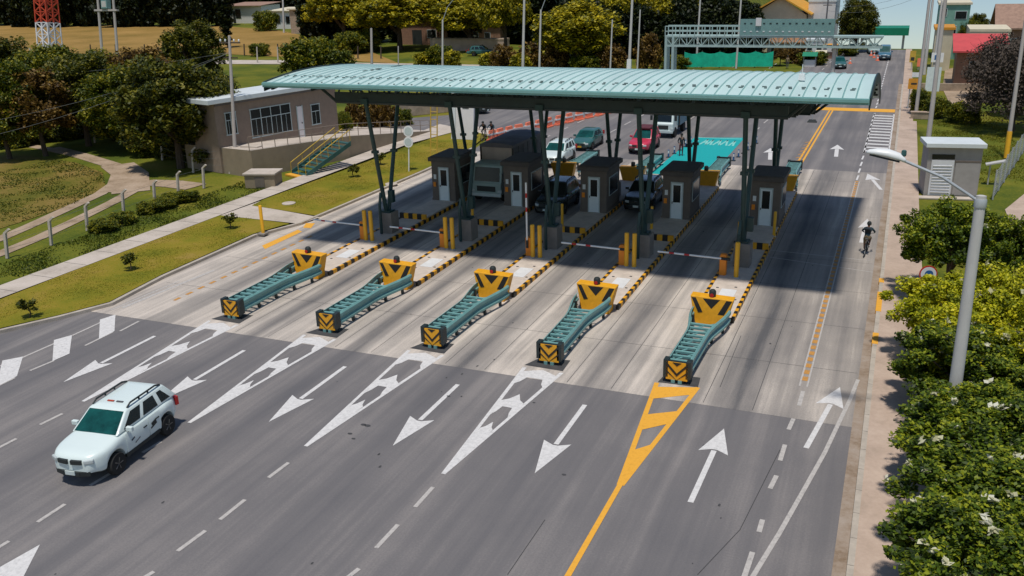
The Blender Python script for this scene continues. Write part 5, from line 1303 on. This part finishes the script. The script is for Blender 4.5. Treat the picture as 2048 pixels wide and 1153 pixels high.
for k, (px, by, top, w, key) in enumerate(((702, 108, 66, 70, 'bush'), (735, 104, 60, 60, 'bush'), (880, 134, 92, 60, 'bush'), (850, 134, 108, 50, 'shrub_yellow'), (905, 138, 104, 40, 'shrub_yellow'), (1010, 140, 96, 60, 'shrub_rust'), (1065, 140, 92, 66, 'shrub_rust'), (1110, 142, 98, 60, 'shrub_rust'), (1225, 142, 96, 60, 'shrub_rust'), (1295, 142, 78, 56, 'shrub_rust'), (985, 136, 108, 56, 'shrub_yellow'), (1040, 146, 112, 46, 'shrub_yellow'), (1170, 144, 112, 60, 'bush'), (1350, 142, 112, 60, 'bush'))):
    tree_px(key, px, by, top, w, 'low %s along the far verge above the canopy edge' % {'bush': 'green bush', 'shrub_yellow': 'yellow shrub', 'shrub_rust': 'rusty brown shrub'}[key], 'shrub', 'shrub', 'shrubs along the far verge')
for px, by, top, w, key, l in ((520, 112, 88, 44, 'bush', 'small dark bush on the dry field'), (1710, 104, 4, 76, 'broad_olive', 'dark tree behind the right end of the gantry'), (1930, 118, 42, 52, 'broad_dark', 'green tree before the red roof'),
                               (1950, 96, 28, 40, 'broad_olive', 'dark tree crown left of the brick house'), (1590, 126, 92, 50, 'shrub_rust', 'brown bush by the market stalls'), (1625, 130, 104, 60, 'bush', 'low bush by the market stalls'), (1560, 132, 96, 34, 'rust_tree', 'brown small tree at the end of the green netting'),
                               (1690, 112, 92, 50, 'bush', 'dark bush under the gantry beam'), (1838, 228, 180, 46, 'bush', 'dark green bush at the foot of the roadside signs'), (1870, 236, 196, 50, 'bush', 'green bush between the two near concrete poles'), (1925, 246, 205, 70, 'bush', 'green bush on the grassy bank'), (2045, 40, -40, 44, 'broad_olive', 'dark tree at the upper right corner')):
    tree_px(key, px, by, top, w, l, 'bush' if 'bush' in l else 'tree', 'bush' if 'bush' in l else 'tree')
v = P(2010, 262); tree('bare_bush', (v.x+.6, v.y, 0), 'large bare brown bush on the right bank', 1.25, 1.75, 'bush', 'bare_bush')
v = P(2050, 240); tree('bare_bush', (v.x+1.6, v.y+2, 0), 'bare brown bush at the right edge behind the yellow footed pole', 1.3, 1.9, 'bush', 'bare_bush')
v = P(1985, 205); tree('bare_bush', (v.x+.8, v.y+3, 0), 'bare brown bush below the red roofed house', 1.2, 1.5, 'bush', 'bare_bush')
tree_proto('sapling', 'leaf_dark', (.28, .28, .35), .5, 14, 22, .16, .12, (.03, .02), 3, -.9)
for px, py, l in ((263, 543, 'small dark sapling in the front verge'), (463, 460, 'small dark sapling near the walkway'), (708, 357, 'small dark sapling left of the first column'), (762, 332, 'small dark sapling right of the first column'), (60, 640, 'low weed clump by the left kerb')):
    v = P(px, py); tree('sapling', (v.x, v.y, .1), l, 1.15, None, 'sapling', 'sapling')
for k, (px, py) in enumerate(((15, 300), (55, 292), (118, 285), (150, 276), (205, 276), (240, 285), (285, 300), (300, 318), (345, 322), (400, 330), (430, 322), (455, 335), (90, 268), (330, 300))):
    v = P(px, py); tree('bush', (v.x-1, v.y+1.5, 0), 'dark undergrowth bush in the shade of the trees beside the office', .9, .75, 'bush', 'bush', 'undergrowth bushes beneath the left trees')
# grass: countless blades
def grass_field(name, regions, n, size, mat, z=.1, poly=None):
    cs = []
    for (x0, x1, y0, y1) in regions:
        k = int(n*(x1-x0)*(y1-y0)); q = np.stack([x0+(x1-x0)*RN.random(k), y0+(y1-y0)*RN.random(k), z+size*.25*RN.random(k)], 1)
        nz = np.sin(q[:, 0]*1.7+np.sin(q[:, 1]*.9)*2)+np.sin(q[:, 1]*1.3+q[:, 0]*.4); q = q[nz+RN.normal(size=k)*.8 > -.3]; cs.append(q[inside(poly, q[:, 0], q[:, 1])] if poly else q)
    o = bpy.data.objects.new(name, leaf_mesh(name, np.concatenate(cs), size, [mat], up=-.55)); COL.objects.link(o); return tag(o, kind='stuff')
def inside(poly, x, y):
    c = np.zeros(len(x), bool); n = len(poly)
    for i in range(n):
        (xa, ya), (xb, yb) = poly[i], poly[i-1]
        c ^= ((ya > y) != (yb > y)) & (x < (xb-xa)*(y-ya)/(yb-ya+1e-9)+xa)
    return c
grass_field('verge_grass_blades', [(-39.0, -36.6, 22, 45), (-36.6, -34.2, 28, 44), (-38.9, -33.6, 48, 72)], 300, .05, 'blade', .10)
grass_field('rough_grass', [(-44.4, -41.1, 22, 54)], 150, .09, 'blade_dark', .0)
grass_field('meadow_grass', [(-66, -48, 32, 58)], 60, .11, 'blade_dark', .0, [(v.x, v.y) for v in mw])
grass_field('bank_grass', [(2.6, 9, 68, 100)], 90, .09, 'blade', .0)
# weedy hedge at the fence foot
for k, (px, py) in enumerate(((300, 425), (330, 415), (352, 405), (375, 402), (245, 447), (208, 462))):
    v = P(px, py); tree('bush', (v.x, v.y, 0), 'low dark weedy bush on the ditch edge beside the path', .42, .3, 'bush', 'bush', 'weedy bushes along the ditch')

# ------------------------------------------------------------------ RIGHT SIDE
a, b_ = P(1846, 392), P(1958, 372); cx = empty('service_cabin', (a.x, a.y, 0), 'small grey service cabin with a white louvred door and white roof', 'cabin', rz=.16)
wv = 3.15; hc = 94/ppm(a)/.96
MB().m('cabinet_grey').span(0, wv, 0, 1.9, 0, hc).build('wall', None, cx)
MB().m('roof_white').span(-.2, wv+.15, -.25, 2.1, hc+.01, hc+.28).build('roof', None, cx, bevel=.02)
mb = MB().m('louvre_white').span(.25, wv*.5, -.06, -.004, .06, hc*.74)
for k in range(10): mb.box((.25+(wv*.5-.25)*.5, -.075, .25+k*hc*.06), ((wv*.5-.25)*.84, .04, hc*.035), rx=.5)
mb.build('louvre_door', None, cx); MB().m('glass_dark').span(.25, wv*.5, -.03, -.004, hc*.76, hc*.86).build('vent', None, cx)
MB().m('cabinet_grey').span(wv*.53, wv*.98, -.07, -.004, .1, hc*.70).m('booth_wall').span(wv*.52, wv*.99, -.08, -.003, hc*.705, hc*.74).build('panel', None, cx)
MB().m('path_concrete').span(-.5, wv+.3, -.9, -.26, 0, .08).build('step', None, cx)
v = P(1836, 566); sv = PY(1856, 548, 40.4); rs = empty('road_sign', (sv.x, 40.45, sv.z-1.9), 'round blue and white road sign half hidden by the roadside trees', 'road sign', rz=.2)
MB().m('galvanised').tube((0, 0, 1.9-sv.z), (0, 0, 2.15), .04).build('post', None, rs); MB().m('red_plastic').lathe([(.36, -.02), (.36, .02)], 20, 'y', (0, -.06, 1.9)).m('white_plastic').lathe([(.31, -.006), (.31, 0)], 20, 'y', (0, -.083, 1.9)).m('sign_blue').lathe([(.17, -.006), (.17, 0)], 16, 'y', (.02, -.09, 1.9)).build('disc', None, rs)
def board(px, by, x0, y0, x1, y1, name, label, panelm, cat='road sign', marks=None, postm='galvanised'):
    v = P(px, by); k = ppm(v); w = (x1-x0)/k; h = (y1-y0)/k/.98; zb_ = (by-y1)/k/.98
    r = empty(name, (v.x, v.y, 0), label, cat, plumb=True); MB().m(postm).tube((0, 0, 0), (0, 0, zb_+h*.5), .05).build('post', None, r)
    dx = ((x0+x1)/2-px)/k; p = MB().m(panelm).box((dx, -.08, zb_+h/2), (w, .06, h))
    if marks: marks(p, dx, zb_, w, h)
    p.build('panel', None, r); return r
def mk_yel(p, dx, z, w, h): p.m('plastic_dark').box((dx, -.115, z+h*.5), (w*.5, .012, h*.16)).m('white_plastic').box((dx+w*.1, -.08, z+h*1.35), (w*.7, .04, h*.45))
board(1815, 218, 1811, 160, 1832, 180, 'road_sign', 'small orange road sign with a dark mark at the footway edge', 'sign_orange', marks=mk_yel)
board(1862, 205, 1848, 138, 1874, 184, 'information_board', 'tall pale roadside board behind the near concrete poles', 'plate_white')
board(1850, 150, 1858, 108, 1880, 126, 'shop_sign', 'small blue and white sign behind the concrete poles', 'white_plastic', marks=lambda p, dx, z, w, h: p.m('sign_blue').box((dx, -.115, z+h*.5), (w*.5, .012, h*.5)))
board(1822, 140, 1817, 104, 1828, 126, 'warning_sign', 'yellow warning sign far up the footway', 'handrail_yellow', marks=lambda p, dx, z, w, h: p.m('plastic_dark').box((dx, -.115, z+h*.3), (w*.6, .012, h*.3)))
board(1836, 140, 1833, 118, 1841, 134, 'orange_sign', 'small orange panel at the foot of the far poles', 'orange_cone')
fa, fb = P(1985, 400), P(2060, 285); mb = MB().m('galvanised'); 
for t in np.linspace(0, 1, 9):
    p = Vector((fa.x, fa.y, 0)).lerp(Vector((fb.x, fb.y, 0)), t); mb.tube(p, p+Vector((0, 0, 1.9)), .05, n=6)
A = Vector((fa.x, fa.y, 0)); B = Vector((fb.x, fb.y, 0))
for z in np.arange(.15, 1.9, .16): mb.tube(A+Vector((0, 0, z)), B+Vector((0, 0, z)), .012, n=4)
thing1(mb, 'mesh_fence', 'grey wire mesh fence right of the service cabin', 'fence')
v = P(1985, 370); thing1(MB().m('pole_pale').box((0, 0, 1.5), (1.2, .6, .08), ry=-.25).tube((-.3, 0, 0), (-.3, 0, 1.4), .05).tube((.4, 0, 0), (.4, 0, 1.6), .05), 'meter_shelter', 'small pale slanted shelter beside the mesh fence', 'shelter', (v.x, v.y, 0))
v = P(1845, 238); thing1(MB().m('wall_stone').box((0, 0, .3), (1.9, .5, .6)).m('pavement_pink').box((0, 0, .63), (2.0, .6, .07)), 'low_wall', 'low pinkish block wall where the near footway ends', 'wall', (v.x-.1, v.y, 0))
v = P(1905, 182); thing1(MB().m('wall_stone').box((0, 0, .4), (7, .4, .8)), 'bank_wall', 'rough stone wall across the grassy bank', 'wall', (v.x, v.y, 0), rz=.1)

# ------------------------------------------------------------------ BACKGROUND BUILDINGS, GANTRY
def house(x0, x1, ytop, ybot, Y, label, wallm, roofm, roof='gable', rise=.25, depth=8., rooft=None, wins=(), doors=(), name='house', base=None, over=.4):
    """box of a building facing the camera; pixel extents at distance Y, rooted on the land"""
    A = PY(x0, ytop, Y); B = PY(x1, ytop, Y); zt_ = (A.z+B.z)/2; z0 = min(H(A.x, Y), H(B.x, Y))-.1 if base is None else base
    w = B.x-A.x; r = empty(name, (A.x, Y, z0), label, 'building'); hh_ = zt_-z0
    MB().m(wallm).span(0, w, 0, depth, 0, hh_).build('wall', None, r)
    if roof == 'flat': MB().m(roofm).span(-over, w+over, -over, depth+over, hh_+.005, hh_+.3).build('roof', None, r)
    elif roof == 'lean': MB().m(roofm).loft([[(x, -over*2, hh_-.1), (x, depth+over, hh_+rise*depth), (x, depth+over, hh_+rise*depth+.18), (x, -over*2, hh_+.08)] for x in (-over, w+over)]).build('roof', None, r)
    elif roof == 'gable': MB().m(roofm).loft([[(x, -over, hh_-.08), (x, depth/2, hh_+rise*depth), (x, depth+over, hh_-.08), (x, depth+over, hh_+.12), (x, depth/2, hh_+rise*depth+.22), (x, -over, hh_+.12)] for x in (-over, w+over)]).build('roof', None, r)
    elif roof == 'gablefront':
        MB().m(roofm).loft([[(-over, y, hh_-.1), (w/2, y, hh_+rise*w), (w+over, y, hh_-.1), (w+over, y, hh_+.12), (w/2, y, hh_+rise*w+.24), (-over, y, hh_+.12)] for y in (-over, depth+over)]).build('roof', None, r)
        MB().m(wallm).prism_uv([(0, 0), (w, 0), (w/2, rise*w-.05)], (0, 0, hh_), (1, 0, 0), (0, 0, 1), (0, .2, 0)).build('gable', None, r)
    for (u0, u1, v0, v1) in wins:
        f = MB().m('frame_pale').span(u0*w-.08, u1*w+.08, -.05, -.004, v0*hh_-.08, v1*hh_+.08).build('window', None, r); MB().m('glass_dark').span(u0*w, u1*w, -.07, -.051, v0*hh_, v1*hh_).build('pane', None, f)
    for (u0, u1, v1) in doors: MB().m('plastic_dark').span(u0*w, u1*w, -.06, -.004, .0, v1*hh_).build('door', None, r)
    return r
Yh = P(500, 47).y
house(452, 522, 12, 45, Yh, 'white house with a pinkish roof at the edge of the dry field', 'wall_white', 'roof_clay', 'lean', .06, 9, wins=((.25, .4, .3, .8),), doors=((.17, .24, .7),), base=-.1)
house(541, 600, 22, 55, P(570, 58).y, 'pale house with a white eave left of the stone house', 'wall_white', 'wall_cream', 'lean', .05, 8, wins=((.5, .62, .3, .7), (.15, .3, .3, .7)), base=-.1)
house(578, 642, 20, 66, P(600, 68).y, 'stone walled outbuilding with a pale flat eave', 'wall_stone', 'wall_cream', 'flat', 0, 7, base=-.1, doors=((.6, .75, .6),))
house(640, 720, 40, 78, P(680, 78).y, 'grey stone ruin behind the yellow trees', 'wall_stone', 'roof_clay', 'lean', .05, 8, base=-.1, wins=((.2, .35, .4, .75), (.6, .75, .4, .75)))
house(795, 890, 40, 92, P(850, 90).y, 'dark walled house with a rust coloured roof among the yellow trees', 'wall_brick', 'roof_rust', 'gable', .42, 10, base=-.1, doors=((.3, .5, .6),), wins=((.62, .8, .3, .6),))
house(900, 1000, 52, 84, P(950, 86).y, 'brown house with a rust roof behind the parked green car', 'wall_brick', 'roof_rust', 'gable', .38, 10, base=-.1, wins=((.47, .56, .1, .65), (.7, .8, .2, .6)))
house(860, 1010, 81, 108, P(940, 102).y, 'low earth coloured bank wall behind the parked green car', 'pavement_pink', 'wall_stone', 'flat', 0, 2, base=-.1, over=.05, name='garden_wall')
house(1508, 1612, 30, 60, 158, 'building with a steep ochre orange gable roof', 'wall_cream', 'roof_orange', 'gablefront', .34, 12, over=1.0)
house(1618, 1672, 4, 60, 160, 'plain white tall building behind the gantry sign', 'wall_white', 'roof_white', 'flat', 0, 10, over=.1)
house(1880, 1942, 10, 60, 150, 'tall green and white building behind the concrete poles', 'wall_green', 'wall_cream', 'flat', 0, 8, over=.2, wins=((.08, .25, .8, .93), (.55, .9, .75, .88), (.3, .62, .45, .62)))
house(1872, 1908, 60, 90, 135, 'pale green low shop behind the concrete poles', 'wall_cream', 'sign_orange', 'flat', 0, 6, over=.2)
house(1940, 2022, 64, 106, 128, 'long cream walled building behind the red roof', 'wall_cream', 'wall_cream', 'flat', 0, 8, over=.05)
house(1915, 2010, 103, 130, 119, 'low brick house with a red sheet roof above the bank', 'wall_brick', 'roof_red', 'lean', .27, 5, over=.5, wins=((.3, .45, .3, .7),))
house(1996, 2070, 58, 90, 140, 'brick house with pale storeys at the upper right', 'wall_brick', 'roof_clay', 'gable', .3, 9, wins=((.1, .3, .45, .75), (.4, .6, .45, .75)))
house(1535, 1620, 85, 118, 150, 'low grey market hall under the gantry sign', 'cabinet_grey', 'roof_rust', 'lean', .05, 6, wins=((.1, .25, .3, .8),))
house(1612, 1650, 83, 112, 149, 'white market kiosk with two dark openings', 'wall_white', 'roof_white', 'flat', 0, 5, over=.1, wins=((.1, .35, .5, .8), (.6, .85, .5, .8)))
# green roof beyond the crest
A = PY(1715, 64, 186); B = PY(1818, 64, 186); g = empty('station_canopy', (A.x, 186, H(A.x, 186)), 'flat green forecourt roof beyond the crest of the road', 'canopy')
hz = A.z-H(A.x, 186); MB().m('sign_green').span(0, B.x-A.x, 0, 7, hz-.65, hz+.65).build('roof', None, g)
for x in (.8, B.x-A.x-.8): MB().m('pole_pale').span(x-.2, x+.2, 2, 2.4, 0, hz-.66).build('column', None, g)
# overhead gantry
YG = 105.
gt = empty('overhead_gantry', (PY(1328, 92, YG).x, YG, 0), 'pale teal truss gantry with a railed walkway over the far road', 'gantry')
GX = gt.location.x; pxr = lambda px, py: (PY(px, py, YG).x-GX, PY(px, py, YG).z)
xl, zb_ = pxr(1330, 92); xr_, _ = pxr(1765, 92); zt_ = pxr(1330, 73)[1]; zr = pxr(1330, 53)[1]; xm = pxr(1480, 70)[0]
mb = MB().m('gantry_teal')
for y in (0, 1.4):
    for z in (zb_, zt_): mb.box(((xl+xr_)/2, y, z), (xr_-xl, .16, .2))
    n = 28
    for k in range(n):
        x0, x1 = xl+(xr_-xl)*k/n, xl+(xr_-xl)*(k+1)/n; mb.tube((x0, y, zb_ if k % 2 else zt_), (x1, y, zt_ if k % 2 else zb_), .055, n=4); mb.tube((x0, y, zb_), (x0, y, zt_), .05, n=4)
mb.box(((xl+xr_)/2, .7, zt_+.06), (xr_-xl, 1.3, .05)); mb.build('truss', None, gt)
mb = MB().m('gantry_teal')
for y in (-.05, 1.45):
    for k in range(11): x = xl+(xm-xl)*k/10; mb.tube((x, y, zt_), (x, y, zr), .06, n=5)
    for z in (zr, (zr+zt_)/2): mb.box(((xl+xm)/2, y, z), (xm-xl, .09, .1))
mb.build('railing', None, gt)
for x in (xl+.1, xl+.9): 
    mb = MB().m('gantry_teal').tube((x, 0, 0), (x, 0, zt_), .16).tube((x, 1.4, 0), (x, 1.4, zt_), .16)
    mb.build('leg', None, gt)
x = pxr(1669, 92)[0]; MB().m('pole_pale').tube((x, .7, 0), (x, .7, zt_), .2).build('leg', None, gt)
(xa, za), (xb, zc_) = pxr(1480, 70), pxr(1671, 38)
mb = MB().m('sign_back').span(xa, xb, -.16, -.06, zt_+.15, zc_)
for k in range(14):
    for z in (zt_+.55, zc_-.45): mb.m('steel_dark' if z > zt_+.8 else 'roof_white').box((xa+.5+k*(xb-xa-1)/13, -.175, z), (.22, .03, .12))
mb.build('sign_panel', None, gt)
(xa, za), (xb, zc_) = pxr(1512, 52), pxr(1524, 36); MB().m('plate_pale').span(xa, xb, -.30, -.18, za, zc_).build('control_box', None, gt)
# green netting on posts, market odds and ends
a, b_ = P(1368, 137), P(1545, 136); A, B = Vector((a.x, a.y, 0)), Vector((b_.x, b_.y, 0)); mb = MB().m('net_green'); nn = 40; rr_ = []
for k in range(nn+1):
    t = k/nn; p = A.lerp(B, t); sag = .28*math.sin(math.pi*((t*5) % 1)); off = .12*math.sin(t*47)
    rr_.append([p+Vector((0, off, z)) for z in (.15, .8, 1.5, 2.25-sag)]+[p+Vector((0, off+.03, z)) for z in (2.25-sag, 1.5, .8, .15)])
mb.loft(rr_); nt_ = thing1(mb, 'safety_netting', 'bright green safety netting sagging between posts beyond the canopy', 'netting', smooth=True)
for k in range(6):
    p = A.lerp(B, k/5); thing1(MB().m('bark').tube((0, .1, 0), (0, .1, 2.4), .06), 'netting_post', 'thin post holding up the green safety netting', 'post', p, 'posts of the green netting')
def stall(px, by, w, h, m1, m2, label):
    v = P(px, by); r = empty('market_stall', (v.x, v.y, H(v.x, v.y)), label, 'market stall'); mb = MB().m('pole_pale')
    for x in (-w/2, w/2):
        for y in (0, 1.2): mb.tube((x, y, 0), (x, y, h), .04, n=5)
    mb.build('post', None, r); MB().m(m1).loft([[(x, -.3, h-.15), (x, .6, h+.35), (x, 1.5, h-.15), (x, .6, h+.25)] for x in (-w/2-.2, w/2+.2)]).build('awning', None, r)
    MB().m(m2).box((0, .4, .45), (w*.9, .7, .9)).build('counter', None, r)
stall(1618, 134, 1.6, 1.6, 'sign_green', 'wall_white', 'small green roofed stall beside the far road')
stall(1660, 118, 1.8, 1.8, 'sign_orange', 'wall_brick', 'orange roofed stall beside the far road')
stall(1640, 128, 1.2, 1.5, 'wall_cream', 'net_green', 'pale roofed stall with a green counter beside the far road')
for k, (px, by) in enumerate(((1742, 112), (1748, 116), (1700, 128), (1755, 122))):
    v = P(px, by); thing1(MB().m('orange_cone').lathe([(.3, 0), (.3, .06), (.18, .08), (.04, .8), (.02, .82)], 10).m('white_plastic').lathe([(.135, .35), (.10, .5)], 10), 'traffic_cone', 'orange traffic cone standing on the far road', 'traffic cone', (v.x, v.y, H(v.x, v.y)+.01), 'traffic cones on the far road')
Jp, Bp = skeleton({})
for px, by, c, t, l in ((1278, 133, 'cloth_red', 'cloth_dark', 'person in red walking past the white boxed pole'), (1302, 134, 'cloth_navy', 'cloth_dark', 'person in navy near the left leg of the gantry'), (1574, 138, 'cloth_khaki', 'cloth_grey', 'person in pale khaki at the end of the netting')):
    v = P(px, by); figure('person', l, Jp, Bp, clothe(Jp, c, t), (v.x, v.y, 0), rnd.uniform(0, 6))
# dark fence posts across the dry field
for k, px in enumerate((14, 73, 128, 182, 232, 290, 489, 520, 556, 716, 762, 1140)):
    v = P(px, 112 if px < 700 else 118); thing1(MB().m('bark').tube((0, 0, 0), (0, 0, 2.1), .13, .11, 6), 'field_post', 'dark wooden fence post along the edge of the dry field', 'fence post', (v.x, v.y, 0), 'fence posts along the dry field', plumb=True)
for k, px in enumerate((62, 132, 515, 556, 1092)):
    v = P(px, 126 if px < 700 else 130); thing1(MB().m('post_concrete').tube((0, 0, 0), (0, 0, 2.6), .12, .11, 6), 'road_post', 'pale concrete post beside the far country road', 'fence post', (v.x, v.y, 0), 'pale posts along the far country road', plumb=True)
# overhead lines
tops = {k: (PL[k][2], PL[k][1]) for k in range(len(PL))}
def span_line(i, j, label, offs=(-.4, -1.5), sag=.7):
    (a, ha), (b_, hb) = tops[i], tops[j]; mb = MB().m('wire')
    for o in offs:
        p, q = Vector(a)+UPT*(ha+o), Vector(b_)+UPT*(hb+o); mb.path([p.lerp(q, t)-Vector((0, 0, sag*4*t*(1-t))) for t in np.linspace(0, 1, 9)], .02, 4)
    thing1(mb, 'overhead_line', label, 'cable')
span_line(2, 5, 'overhead cables strung from the near sign pole to the farthest pole', (-.4, -.9, -1.6))
span_line(1, 4, 'overhead cables strung along the taller right hand poles', (-.4, -1.6))
span_line(18, 5, 'overhead cables crossing the sky above the far road', (-.4, -1.5, -2.4), 1.2)
mb = MB().m('wire')
p0 = P(472, 346)+UPT*(PL[0][1]-1.2)
for q in (PY(-60, 250, 52), PY(-60, 282, 50), PY(-60, 150, 66)): mb.path([p0.lerp(q, t)-Vector((0, 0, 1.4*4*t*(1-t)*.4)) for t in np.linspace(0, 1, 10)], .014, 4)
thing1(mb, 'overhead_line', 'thin overhead cables running left from the slim pole past the dark trees', 'cable')
